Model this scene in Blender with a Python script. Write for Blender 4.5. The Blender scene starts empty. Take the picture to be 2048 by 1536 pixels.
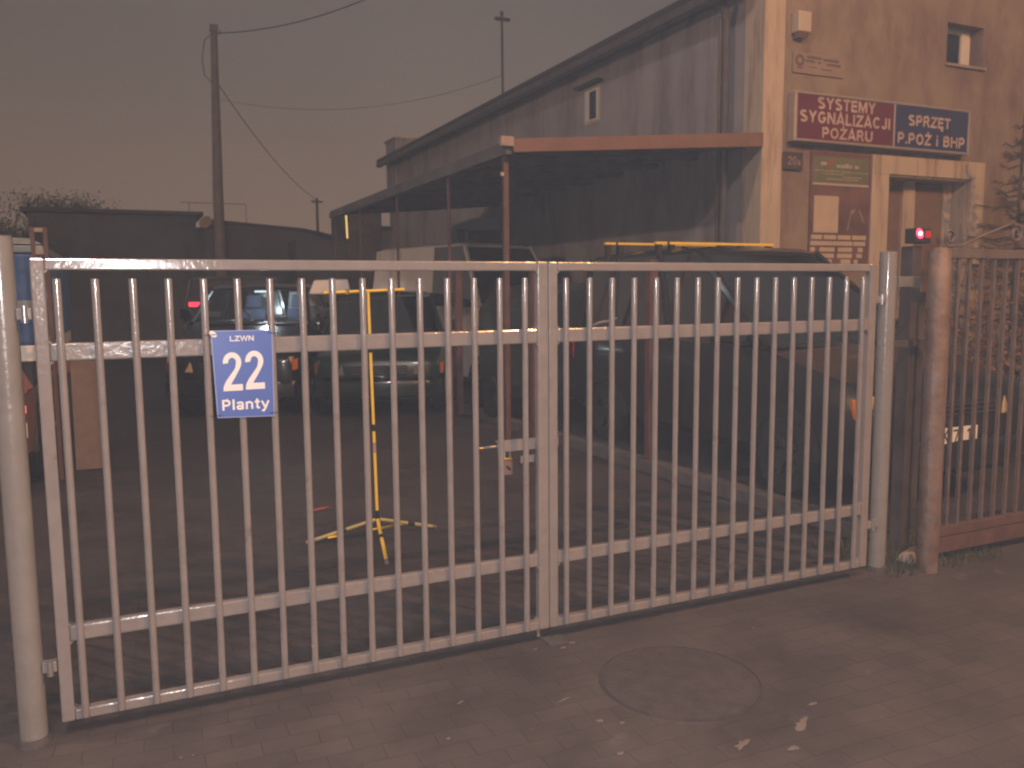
import bpy, bmesh, math, random
from mathutils import Vector, Matrix
random.seed(7)
R = math.radians
sc = bpy.context.scene
COL = sc.collection

# ------------------------------------------------------------------ camera
cam_d = bpy.data.cameras.new("camera")
cam = bpy.data.objects.new("camera", cam_d)
COL.objects.link(cam)
CAM = Vector((0.300, -3.406, 1.654))
yaw, pitch, roll = 0.42814, -0.111248, -0.008743
f_ = Vector((math.sin(yaw)*math.cos(pitch), math.cos(yaw)*math.cos(pitch), math.sin(pitch)))
r0 = Vector((math.cos(yaw), -math.sin(yaw), 0)); u0 = r0.cross(f_)
rr = r0*math.cos(roll) + u0*math.sin(roll); uu = -r0*math.sin(roll) + u0*math.cos(roll)
m = Matrix((rr, uu, -f_)).transposed().to_4x4(); m.translation = CAM
cam.matrix_world = m
cam_d.sensor_width = 36.0; cam_d.lens = 36.0*1680.27/2048.0
cam_d.clip_start = 0.05; cam_d.clip_end = 400
cam_d.dof.use_dof = True; cam_d.dof.focus_distance = 3.9; cam_d.dof.aperture_fstop = 3.2
sc.camera = cam
sc.render.resolution_x, sc.render.resolution_y = 1024, 768
sc.view_settings.view_transform = 'Standard'; sc.view_settings.look = 'None'
sc.view_settings.exposure = -0.12; sc.view_settings.gamma = 1.0
sc.cycles.max_bounces = 6; sc.cycles.volume_bounces = 1
sc.cycles.transparent_max_bounces = 16
sc.cycles.filter_width = 2.1

# ------------------------------------------------------------------ night sky glow
w = bpy.data.worlds.new("World"); sc.world = w; w.use_nodes = True
nt = w.node_tree; nt.nodes.clear()
out = nt.nodes.new("ShaderNodeOutputWorld"); bg = nt.nodes.new("ShaderNodeBackground")
tc = nt.nodes.new("ShaderNodeTexCoord"); sp = nt.nodes.new("ShaderNodeSeparateXYZ")
nt.links.new(tc.outputs["Generated"], sp.inputs[0])
rp = nt.nodes.new("ShaderNodeValToRGB")
for i, (p, c) in enumerate([(0.0, (0.185, 0.118, 0.080)), (0.12, (0.160, 0.106, 0.077)), (0.25, (0.120, 0.090, 0.073)),
                            (0.40, (0.104, 0.083, 0.071)), (1.0, (0.085, 0.07, 0.062))]):
    e = rp.color_ramp.elements[i] if i < 2 else rp.color_ramp.elements.new(p)
    e.position = p; e.color = (*c, 1)
nt.links.new(sp.outputs["Z"], rp.inputs[0])
dot = nt.nodes.new("ShaderNodeVectorMath"); dot.operation = 'DOT_PRODUCT'
gd = Vector((math.sin(R(14)), math.cos(R(14)), 0.02)).normalized(); dot.inputs[1].default_value = gd
nt.links.new(tc.outputs["Generated"], dot.inputs[0])
mr = nt.nodes.new("ShaderNodeMapRange"); mr.inputs[1].default_value = 0.80; mr.inputs[2].default_value = 1.0
mr.inputs[3].default_value = 0.74; mr.inputs[4].default_value = 1.18; mr.interpolation_type = 'SMOOTHSTEP'
nt.links.new(dot.outputs["Value"], mr.inputs[0])
nz = nt.nodes.new("ShaderNodeTexNoise"); nz.inputs["Scale"].default_value = 2.2; nz.inputs["Detail"].default_value = 3
nt.links.new(tc.outputs["Generated"], nz.inputs[0])
nm = nt.nodes.new("ShaderNodeMapRange"); nm.inputs[3].default_value = 0.80; nm.inputs[4].default_value = 1.20
nt.links.new(nz.outputs[0], nm.inputs[0])
mu = nt.nodes.new("ShaderNodeMath"); mu.operation = 'MULTIPLY'
nt.links.new(mr.outputs[0], mu.inputs[0]); nt.links.new(nm.outputs[0], mu.inputs[1])
nt.links.new(rp.outputs[0], bg.inputs[0]); nt.links.new(mu.outputs[0], bg.inputs[1])
nt.links.new(bg.outputs[0], out.inputs[0])

# ------------------------------------------------------------------ lamps: phone flash, sodium street lamp over the road
def lamp(name, loc, power, col, rad):
    l = bpy.data.lights.new(name, 'POINT'); l.energy = power; l.color = col; l.shadow_soft_size = rad
    o = bpy.data.objects.new(name, l); COL.objects.link(o); o.location = loc
    return o
FLASH = lamp("camera_flash", CAM + Vector((0.02, -0.02, 0.05)), 205, (1.0, 0.94, 0.95), 0.012)
STREET = lamp("street_lamp_light", (7.2, -8.0, 9.0), 4000, (1.0, 0.46, 0.16), 0.16)
STREET2 = lamp("street_lamp_light", (-0.6, -7.8, 10.6), 3100, (1.0, 0.76, 0.68), 0.55)
YARD = lamp("yard_lamp_light", (-13.0, 3.0, 6.0), 2600, (1.0, 0.62, 0.42), 0.15)

# ------------------------------------------------------------------ materials
MATS = {}
def mat(name, col, rough=0.6, metal=0.0, var=0.12, scale=8.0, bump=0.0, bscale=40.0, coat=0.0, dirt=None, dscale=3.0, dmin=0.5, spec=0.5, stretch=None):
    if name in MATS: return MATS[name]
    M = bpy.data.materials.new(name); M.use_nodes = True; t = M.node_tree; N = t.nodes; L = t.links
    b = N["Principled BSDF"]
    b.inputs["Roughness"].default_value = rough; b.inputs["Metallic"].default_value = metal
    b.inputs["Specular IOR Level"].default_value = spec
    if coat: b.inputs["Coat Weight"].default_value = coat; b.inputs["Coat Roughness"].default_value = 0.10
    co = N.new("ShaderNodeTexCoord")
    n = N.new("ShaderNodeTexNoise"); n.inputs["Scale"].default_value = scale; n.inputs["Detail"].default_value = 6
    L.new(co.outputs["Object"], n.inputs[0])
    mx = N.new("ShaderNodeMix"); mx.data_type = 'RGBA'
    mx.inputs[6].default_value = (*[max(0, c*(1-var)) for c in col], 1); mx.inputs[7].default_value = (*[min(1, c*(1+var)) for c in col], 1)
    cr = N.new("ShaderNodeMapRange"); cr.inputs[1].default_value = 0.3; cr.inputs[2].default_value = 0.7
    L.new(n.outputs[0], cr.inputs[0]); L.new(cr.outputs[0], mx.inputs[0])
    src = mx.outputs[2]
    if dirt:
        n2 = N.new("ShaderNodeTexNoise"); n2.inputs["Scale"].default_value = dscale; n2.inputs["Detail"].default_value = 8; n2.inputs["Roughness"].default_value = 0.65
        if stretch:
            ms_ = N.new("ShaderNodeMapping"); ms_.inputs["Scale"].default_value = stretch; L.new(co.outputs["Object"], ms_.inputs[0]); L.new(ms_.outputs[0], n2.inputs[0])
        else: L.new(co.outputs["Object"], n2.inputs[0])
        c2 = N.new("ShaderNodeMapRange"); c2.inputs[1].default_value = dmin; c2.inputs[2].default_value = dmin+0.18
        L.new(n2.outputs[0], c2.inputs[0])
        m2 = N.new("ShaderNodeMix"); m2.data_type = 'RGBA'; m2.inputs[7].default_value = (*dirt, 1)
        L.new(c2.outputs[0], m2.inputs[0]); L.new(src, m2.inputs[6]); src = m2.outputs[2]
    L.new(src, b.inputs["Base Color"])
    if bump:
        n3 = N.new("ShaderNodeTexNoise"); n3.inputs["Scale"].default_value = bscale; n3.inputs["Detail"].default_value = 5
        L.new(co.outputs["Object"], n3.inputs[0])
        bp = N.new("ShaderNodeBump"); bp.inputs["Strength"].default_value = bump; bp.inputs["Distance"].default_value = 0.01
        L.new(n3.outputs[0], bp.inputs["Height"]); L.new(bp.outputs[0], b.inputs["Normal"])
    MATS[name] = M
    return M

gate_paint = mat("grey_gate_paint", (0.265, 0.238, 0.225), 0.17, 0, 0.08, 14, 0.14, 45, coat=0.9, dirt=(0.16, 0.12, 0.09), dscale=8, dmin=0.62)
post_paint = mat("grey_post_paint", (0.25, 0.235, 0.22), 0.27, 0, 0.08, 10, 0.25, 40, coat=0.7, dirt=(0.2, 0.16, 0.13), dscale=5, dmin=0.62)
rust_paint = mat("peeling_rusty_post_paint", (0.20, 0.135, 0.10), 0.55, 0.1, 0.3, 9, 0.6, 35, dirt=(0.22, 0.19, 0.18), dscale=7, dmin=0.5)
fence_paint = mat("dull_fence_paint", (0.15, 0.115, 0.10), 0.5, 0.1, 0.25, 12, 0.4, 50, dirt=(0.14, 0.07, 0.045), dscale=6, dmin=0.52)
redbrown = mat("red_brown_boards", (0.125, 0.068, 0.052), 0.6, 0, 0.2, 6, 0.3, 20, dirt=(0.09, 0.05, 0.04), dscale=5)
red_post = mat("dull_red_post_paint", (0.125, 0.062, 0.058), 0.5, 0, 0.2, 7, 0.2, 30, dirt=(0.12, 0.07, 0.06), dscale=6, dmin=0.55)
dark_steel = mat("dark_steel", (0.06, 0.055, 0.055), 0.5, 0.4, 0.2)
sign_blue = mat("blue_sign_enamel", (0.085, 0.155, 0.50), 0.35, 0, 0.05, 5)
sign_white = mat("white_lettering", (0.88, 0.87, 0.84), 0.45, 0, 0.03, 6)
sign_rim = mat("pale_sign_rim", (0.30, 0.36, 0.62), 0.4, 0, 0.05)
wire_black = mat("black_tie_wire", (0.02, 0.02, 0.02), 0.6)
galv = mat("zinc_plated_steel", (0.55, 0.54, 0.52), 0.3, 0.8, 0.1, 20, 0.2)
brass = mat("brass_lock_body", (0.75, 0.52, 0.10), 0.28, 0.9, 0.1, 20)
lock_shell = mat("lock_plastic_case", (0.20, 0.13, 0.10), 0.45)
facade_m = mat("roughcast_facade_plaster", (0.265, 0.205, 0.15), 0.9, 0, 0.16, 2.5, 0.7, 70, dirt=(0.185, 0.125, 0.10), dscale=1.1, dmin=0.46, stretch=(1.6, 1.6, .7))
trim_m = mat("smooth_light_plaster_trim", (0.50, 0.41, 0.31), 0.85, 0, 0.07, 3, 0.25, 40, dirt=(0.30, 0.21, 0.14), dscale=2.2, dmin=0.50, stretch=(3.5, 3.5, .35))
side_m = mat("grey_side_wall_plaster", (0.30, 0.285, 0.295), 0.9, 0, 0.12, 1.5, 0.4, 50, dirt=(0.19, 0.165, 0.17), dscale=0.8, dmin=0.48, stretch=(2.0, 2.0, .5))
roof_m = mat("dark_roof_felt", (0.035, 0.033, 0.035), 0.8, 0, 0.2, 3)
pvc = mat("white_plastic_window_frame", (0.66, 0.62, 0.56), 0.4, 0, 0.04)
door_m = mat("brown_door_panel", (0.19, 0.115, 0.07), 0.55, 0, 0.15, 5, 0.15, 20)
pipe_m = mat("weathered_downpipe", (0.10, 0.095, 0.10), 0.5, 0.3, 0.2, 6)
sign_red = mat("dark_red_sign_face", (0.135, 0.022, 0.035), 0.35, 0, 0.08, 3, coat=0.1)
sign_navy = mat("navy_sign_face", (0.035, 0.042, 0.115), 0.35, 0, 0.08, 3, coat=0.1)
sign_letters = mat("cream_sign_lettering", (0.50, 0.38, 0.31), 0.5, 0, 0.22, 9)
alu = mat("brushed_sign_frame", (0.50, 0.42, 0.36), 0.35, 0.5, 0.08, 10)
plaque_m = mat("faded_plaque_sheet", (0.27, 0.20, 0.16), 0.7, 0, 0.1, 4)
plaque_d = mat("faded_plaque_print", (0.13, 0.08, 0.06), 0.7)
green_m = mat("faded_green_notice", (0.15, 0.15, 0.07), 0.6, 0, 0.15, 4)
paper_m = mat("yellowed_paper", (0.50, 0.40, 0.29), 0.8, 0, 0.1, 5)
poster_m = mat("dark_brown_poster", (0.15, 0.075, 0.06), 0.6, 0, 0.35, 3)
glass_dark = mat("dark_glass", (0.012, 0.014, 0.018), 0.08, 0, 0.1, 2)
alarm_m = mat("cream_alarm_housing", (0.50, 0.42, 0.34), 0.5, 0, 0.04)
tape_y = mat("yellow_barrier_tape", (0.95, 0.66, 0.07), 0.4, 0, 0.06, 12)
tape_k = mat("black_barrier_band", (0.015, 0.015, 0.015), 0.5)
wood_dark = mat("weathered_dark_timber", (0.07, 0.055, 0.048), 0.85, 0, 0.3, 5, 0.4, 15)
shed_m = mat("dark_shed_cladding", (0.055, 0.058, 0.065), 0.8, 0, 0.25, 1.2, 0.3, 8)
corr_m = mat("weathered_canopy_sheet", (0.11, 0.11, 0.12), 0.7, 0, 0.25, 2, 0.3, 9)
fascia_m = mat("red_brown_canopy_fascia", (0.20, 0.108, 0.078), 0.6, 0, 0.14, 3, 0.2, 20, dirt=(0.20, 0.09, 0.065), dscale=1.6, dmin=0.55)
pole_m = mat("concrete_pole", (0.14, 0.125, 0.12), 0.85, 0, 0.15, 4, 0.3, 20)
paint_black = mat("black_car_paint", (0.012, 0.013, 0.016), 0.28, 0.1, 0.1, 3, coat=0.7)
paint_char = mat("charcoal_car_paint", (0.020, 0.019, 0.020), 0.30, 0.2, 0.1, 3, coat=0.6)
paint_green = mat("dark_green_car_paint", (0.010, 0.024, 0.018), 0.30, 0.1, 0.1, 3, coat=0.6)
paint_white = mat("white_van_paint", (0.76, 0.73, 0.70), 0.4, 0, 0.07, 2, coat=0.3, dirt=(0.55, 0.50, 0.46), dscale=2, dmin=0.58)
paint_red = mat("brown_red_car_paint", (0.26, 0.12, 0.10), 0.35, 0, 0.1, 3, coat=0.4)
trim_k = mat("black_plastic_trim", (0.02, 0.02, 0.02), 0.6)
tyre_m = mat("tyre_rubber", (0.015, 0.015, 0.015), 0.85, 0, 0.2, 20, 0.3, 60)
rim_m = mat("grey_wheel_rim", (0.10, 0.10, 0.105), 0.35, 0.7)
seat_m = mat("dark_blue_seat_fabric", (0.05, 0.065, 0.11), 0.9)
liner_m = mat("pale_cabin_lining", (0.45, 0.46, 0.46), 0.8, 0, 0.1)
chrome = mat("chrome_reflector", (0.8, 0.8, 0.8), 0.12, 1.0, 0.02)
amber_m = mat("amber_lens", (0.75, 0.24, 0.03), 0.2, 0, 0.05, coat=0.5)
headl_m = mat("clear_headlight_lens", (0.80, 0.62, 0.34), 0.18, 0.2, 0.08, 8, coat=0.6)
redl_m = mat("red_tail_lens", (0.65, 0.02, 0.03), 0.2, 0, 0.05, coat=0.5)
plate_w = mat("white_number_plate", (0.85, 0.84, 0.78), 0.4, 0, 0.03)
blue_tarp = mat("blue_truck_tarpaulin", (0.045, 0.11, 0.27), 0.55, 0, 0.2, 3, 0.6, 5, dirt=(0.13, 0.17, 0.24), dscale=3, dmin=0.55)
silver_m = mat("silver_grey_panel", (0.30, 0.33, 0.33), 0.45, 0.2, 0.1)
caravan_m = mat("pale_caravan_side", (0.30, 0.33, 0.37), 0.6, 0, 0.08, 3)
brick_m = mat("dull_far_wall", (0.25, 0.18, 0.15), 0.9, 0, 0.15, 2)
kerb_m = mat("old_concrete_kerb", (0.095, 0.09, 0.088), 0.9, 0, 0.2, 5, 0.6, 30, dirt=(0.08, 0.075, 0.07), dscale=4)
stone_m = mat("broken_pale_stone", (0.40, 0.30, 0.25), 0.85, 0, 0.15, 8, 0.5, 20)
leaf_m = mat("dark_leaves", (0.045, 0.055, 0.028), 0.7, 0, 0.4, 4)
needle_m = mat("dry_spruce_needles", (0.075, 0.06, 0.04), 0.8, 0, 0.4, 5)
bark_m = mat("bark", (0.08, 0.06, 0.05), 0.9, 0, 0.3, 10, 0.5, 30)
grass_m = mat("winter_grass_blades", (0.075, 0.075, 0.035), 0.8, 0, 0.35, 8)
litter_w = mat("pale_litter", (0.19, 0.165, 0.15), 0.8, 0, 0.1, 10)
litter_r = mat("red_litter", (0.40, 0.10, 0.09), 0.7, 0, 0.1, 10)
cover_m = mat("cast_iron_cover", (0.072, 0.062, 0.062), 0.8, 0.0, 0.2, 12, 0.8, 60)

def paving_mat(name, c1, c2, mortar, s=1.0, patch=None, wet=0.5):
    M = bpy.data.materials.new(name); M.use_nodes = True; t = M.node_tree; N = t.nodes; L = t.links
    b = N["Principled BSDF"]; co = N.new("ShaderNodeTexCoord"); mp = N.new("ShaderNodeMapping")
    L.new(co.outputs["Object"], mp.inputs[0]); mp.inputs["Rotation"].default_value = (0, 0, R(1.5)); mp.inputs["Scale"].default_value = (s, s, s)
    wn = N.new("ShaderNodeTexNoise"); wn.inputs["Scale"].default_value = 2.0; wn.inputs["Detail"].default_value = 3
    L.new(mp.outputs[0], wn.inputs[0])
    ad = N.new("ShaderNodeVectorMath"); ad.operation = 'MULTIPLY_ADD'; ad.inputs[1].default_value = (0.04, 0.04, 0); L.new(wn.outputs["Color"], ad.inputs[0]); L.new(mp.outputs[0], ad.inputs[2])
    br = N.new("ShaderNodeTexBrick"); br.inputs["Scale"].default_value = 5.0; br.inputs["Mortar Size"].default_value = 0.012; br.inputs["Mortar Smooth"].default_value = 0.6
    br.inputs["Color1"].default_value = (*c1, 1); br.inputs["Color2"].default_value = (*c2, 1); br.inputs["Mortar"].default_value = (*mortar, 1)
    br.inputs["Brick Width"].default_value = 1.0; br.inputs["Row Height"].default_value = 0.5
    L.new(ad.outputs[0], br.inputs[0])
    n = N.new("ShaderNodeTexNoise"); n.inputs["Scale"].default_value = 1.3; n.inputs["Detail"].default_value = 9; n.inputs["Roughness"].default_value = 0.7
    L.new(mp.outputs[0], n.inputs[0])
    cr = N.new("ShaderNodeMapRange"); cr.inputs[1].default_value = 0.3; cr.inputs[2].default_value = 0.7; cr.inputs[3].default_value = 0.55; cr.inputs[4].default_value = 1.5
    L.new(n.outputs[0], cr.inputs[0])
    mx = N.new("ShaderNodeVectorMath"); mx.operation = 'SCALE'; L.new(br.outputs["Color"], mx.inputs[0]); L.new(cr.outputs[0], mx.inputs["Scale"])
    src = mx.outputs[0]
    if patch:
        pn = N.new("ShaderNodeTexNoise"); pn.inputs["Scale"].default_value = 4.5; pn.inputs["Detail"].default_value = 5; L.new(mp.outputs[0], pn.inputs[0])
        pr = N.new("ShaderNodeMapRange"); pr.inputs[1].default_value = 0.66; pr.inputs[2].default_value = 0.74; pr.inputs[4].default_value = 0.7; L.new(pn.outputs[0], pr.inputs[0])
        m2 = N.new("ShaderNodeMix"); m2.data_type = 'RGBA'; m2.inputs[7].default_value = (*patch, 1)
        L.new(pr.outputs[0], m2.inputs[0]); L.new(src, m2.inputs[6]); src = m2.outputs[2]
    L.new(src, b.inputs["Base Color"])
    rr_ = N.new("ShaderNodeMapRange"); rr_.inputs[3].default_value = wet; rr_.inputs[4].default_value = 0.95; L.new(n.outputs[0], rr_.inputs[0]); L.new(rr_.outputs[0], b.inputs["Roughness"])
    g = N.new("ShaderNodeTexNoise"); g.inputs["Scale"].default_value = 60; g.inputs["Detail"].default_value = 4; L.new(mp.outputs[0], g.inputs[0])
    mm = N.new("ShaderNodeMath"); mm.operation = 'MULTIPLY_ADD'; mm.inputs[1].default_value = 0.25; L.new(g.outputs[0], mm.inputs[0])
    inv = N.new("ShaderNodeMath"); inv.operation = 'SUBTRACT'; inv.inputs[0].default_value = 1.0; L.new(br.outputs["Fac"], inv.inputs[1]); L.new(inv.outputs[0], mm.inputs[2])
    bp = N.new("ShaderNodeBump"); bp.inputs["Strength"].default_value = 0.5; bp.inputs["Distance"].default_value = 0.006
    L.new(mm.outputs[0], bp.inputs["Height"]); L.new(bp.outputs[0], b.inputs["Normal"])
    return M
pave_m = paving_mat("street_brick_paving", (0.082, 0.069, 0.067), (0.070, 0.060, 0.059), (0.050, 0.044, 0.043), 1.0, patch=(0.135, 0.12, 0.115), wet=0.45)
yard_m = paving_mat("yard_cobble_paving", (0.062, 0.053, 0.054), (0.050, 0.045, 0.047), (0.032, 0.029, 0.030), 1.2, wet=0.4)

def glass_mat(name, tint=(0.9, 0.95, 0.95), mixf=0.18):
    M = bpy.data.materials.new(name); M.use_nodes = True; t = M.node_tree; N = t.nodes; L = t.links; N.clear()
    o = N.new("ShaderNodeOutputMaterial"); mx = N.new("ShaderNodeMixShader"); tr = N.new("ShaderNodeBsdfTransparent"); gl = N.new("ShaderNodeBsdfGlossy")
    tr.inputs[0].default_value = (*tint, 1); gl.inputs["Roughness"].default_value = 0.06; gl.inputs[0].default_value = (0.9, 0.9, 0.9, 1)
    fw = N.new("ShaderNodeLayerWeight"); fw.inputs[0].default_value = 0.5; fr = N.new("ShaderNodeMath"); fr.operation = "POWER"; fr.inputs[1].default_value = 3.0; L.new(fw.outputs["Facing"], fr.inputs[0])
    ad = N.new("ShaderNodeMath"); ad.operation = 'ADD'; ad.inputs[1].default_value = mixf*0.3 + 0.02; L.new(fr.outputs[0], ad.inputs[0]); L.new(ad.outputs[0], mx.inputs[0])
    L.new(tr.outputs[0], mx.inputs[1]); L.new(gl.outputs[0], mx.inputs[2]); L.new(mx.outputs[0], o.inputs[0])
    return M
glass_m = glass_mat("clear_car_glass", (0.75, 0.8, 0.8), 0.2)
tint_m = glass_mat("tinted_car_glass", (0.18, 0.2, 0.2), 0.9)

def emis(name, col, s):
    M = bpy.data.materials.new(name); M.use_nodes = True; b = M.node_tree.nodes["Principled BSDF"]
    b.inputs["Base Color"].default_value = (*col, 1); b.inputs["Emission Color"].default_value = (*col, 1); b.inputs["Emission Strength"].default_value = s
    return M
red_led = emis("lit_red_led", (1.0, 0.06, 0.14), 2.2)
white_led = emis("lit_pale_led", (1.0, 0.75, 0.78), 3.5)
far_tube = emis("far_lit_yellow_strip", (1.0, 0.68, 0.22), 0.9)

# ------------------------------------------------------------------ mesh helpers
class MB:
    def __init__(s): s.bm = bmesh.new()
    def box(s, a, b):
        x0, y0, z0 = a; x1, y1, z1 = b
        v = [s.bm.verts.new(p) for p in ((x0,y0,z0),(x1,y0,z0),(x1,y1,z0),(x0,y1,z0),(x0,y0,z1),(x1,y0,z1),(x1,y1,z1),(x0,y1,z1))]
        for q in ((0,3,2,1),(4,5,6,7),(0,1,5,4),(1,2,6,5),(2,3,7,6),(3,0,4,7)): s.bm.faces.new([v[i] for i in q])
        return s
    def hexa(s, p):
        v = [s.bm.verts.new(q) for q in p]
        for q in ((0,3,2,1),(4,5,6,7),(0,1,5,4),(1,2,6,5),(2,3,7,6),(3,0,4,7)): s.bm.faces.new([v[i] for i in q])
        return s
    def tube(s, pts, r, n=10, cap=True):
        pts = [Vector(p) for p in pts]; rings = []
        rs = r if isinstance(r, (list, tuple)) else [r]*len(pts)
        for i, p in enumerate(pts):
            d = (pts[min(i+1, len(pts)-1)] - pts[max(i-1, 0)]).normalized()
            a = d.orthogonal().normalized() if i == 0 else (a - d*a.dot(d)).normalized()
            b = d.cross(a)
            rings.append([s.bm.verts.new(p + (a*math.cos(2*math.pi*k/n) + b*math.sin(2*math.pi*k/n))*rs[i]) for k in range(n)])
        for i in range(len(rings)-1):
            for k in range(n):
                s.bm.faces.new((rings[i][k], rings[i][(k+1) % n], rings[i+1][(k+1) % n], rings[i+1][k]))
        if cap: s.bm.faces.new(rings[0][::-1]); s.bm.faces.new(rings[-1])
        return s
    def bar(s, p, q, w, h=None):      # rectangular bar between two points, w across, h up
        p = Vector(p); q = Vector(q); d = (q-p).normalized(); h = h or w
        up = Vector((0, 0, 1)) if abs(d.z) < 0.9 else Vector((0, 1, 0))
        a = d.cross(up).normalized()*w/2; b = a.cross(d).normalized()*h/2
        return s.hexa([p-a-b, p+a-b, q+a-b, q-a-b, p-a+b, p+a+b, q+a+b, q-a+b])
    def prism(s, poly, d):            # planar polygon (3D points) pushed along d
        d = Vector(d); a = [s.bm.verts.new(Vector(p)) for p in poly]; b = [s.bm.verts.new(Vector(p)+d) for p in poly]
        n = len(a)
        s.bm.faces.new(a[::-1]); s.bm.faces.new(b)
        for i in range(n): s.bm.faces.new((a[i], a[(i+1) % n], b[(i+1) % n], b[i]))
        return s
    def loft(s, secs):
        rings = [[s.bm.verts.new(p) for p in q] for q in secs]; n = len(rings[0])
        for i in range(len(rings)-1):
            for k in range(n): s.bm.faces.new((rings[i][k], rings[i][(k+1) % n], rings[i+1][(k+1) % n], rings[i+1][k]))
        s.bm.faces.new(rings[0][::-1]); s.bm.faces.new(rings[-1]); return s
    def disc(s, c, r, ax, t, n=24, ry=None):
        c = Vector(c); ax = Vector(ax).normalized(); a = ax.orthogonal().normalized(); b = ax.cross(a)
        return s.prism([c + a*math.cos(2*math.pi*k/n)*r + b*math.sin(2*math.pi*k/n)*(ry or r) for k in range(n)], ax*t)
    def build(s, name, m, parent=None, bevel=0.0, smooth=False, seg=2):
        bmesh.ops.recalc_face_normals(s.bm, faces=s.bm.faces)
        me = bpy.data.meshes.new(name); s.bm.to_mesh(me); s.bm.free(); me.materials.append(m)
        if smooth:
            for p in me.polygons: p.use_smooth = True
        o = bpy.data.objects.new(name, me); COL.objects.link(o)
        if parent: o.parent = parent
        if bevel:
            b = o.modifiers.new("bevel", 'BEVEL'); b.width = bevel; b.segments = seg; b.limit_method = 'ANGLE'; b.angle_limit = R(35)
        if smooth:
            try: me.set_sharp_from_angle(angle=R(42))
            except Exception: pass
        return o
def tag(o, label, cat, group=None, kind=None):
    o["label"] = label; o["category"] = cat
    if group: o["group"] = group
    if kind: o["kind"] = kind
    return o
def empty(name, loc=(0, 0, 0), rz=0.0):
    o = bpy.data.objects.new(name, None); COL.objects.link(o); o.location = loc; o.rotation_euler = (0, 0, rz); o.empty_display_size = 0.1
    return o
def structure(o): o["kind"] = "structure"; return o
def copy_tree(o, parent=None):
    c = o.copy(); COL.objects.link(c)
    if parent: c.parent = parent
    for ch in list(o.children): copy_tree(ch, c)
    return c

def lettering(name, body, m, parent, x0, x1, z0, z1, y, bold=0.0, thick=0.002, flip=False):
    """text filling x0..x1, z0..z1 on a plane facing -Y (in the parent's frame)"""
    cu = bpy.data.curves.new(name, 'FONT'); cu.body = body; cu.size = 1.0; cu.offset = bold*0.62; cu.resolution_u = 4; cu.space_character = 1.07 if len(body) > 2 else 1.0
    to = bpy.data.objects.new(name+"_tmp", cu); COL.objects.link(to)
    dg = bpy.context.evaluated_depsgraph_get(); me = bpy.data.meshes.new_from_object(to.evaluated_get(dg))
    bpy.data.objects.remove(to); bpy.data.curves.remove(cu)
    xs = [v.co.x for v in me.vertices]; ys = [v.co.y for v in me.vertices]
    a, b, c, d = min(xs), max(xs), min(ys), max(ys)
    for v in me.vertices:
        X = x0 + (v.co.x-a)/(b-a)*(x1-x0); Z = z0 + (v.co.y-c)/(d-c)*(z1-z0); v.co = (X, y, Z)
    bm = bmesh.new(); bm.from_mesh(me)
    r_ = bmesh.ops.extrude_face_region(bm, geom=bm.faces[:])
    for v in [g for g in r_["geom"] if isinstance(g, bmesh.types.BMVert)]: v.co.y -= thick
    bmesh.ops.recalc_face_normals(bm, faces=bm.faces)
    bm.to_mesh(me); bm.free(); me.materials.clear(); me.materials.append(m); me.name = name
    o = bpy.data.objects.new(name, me); COL.objects.link(o); o.parent = parent
    return o


def _arc(cx, cy, rx, ry, a0, a1, n=10): return [(cx+rx*math.cos(R(a0+(a1-a0)*k/n)), cy+ry*math.sin(R(a0+(a1-a0)*k/n))) for k in range(n+1)]
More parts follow.
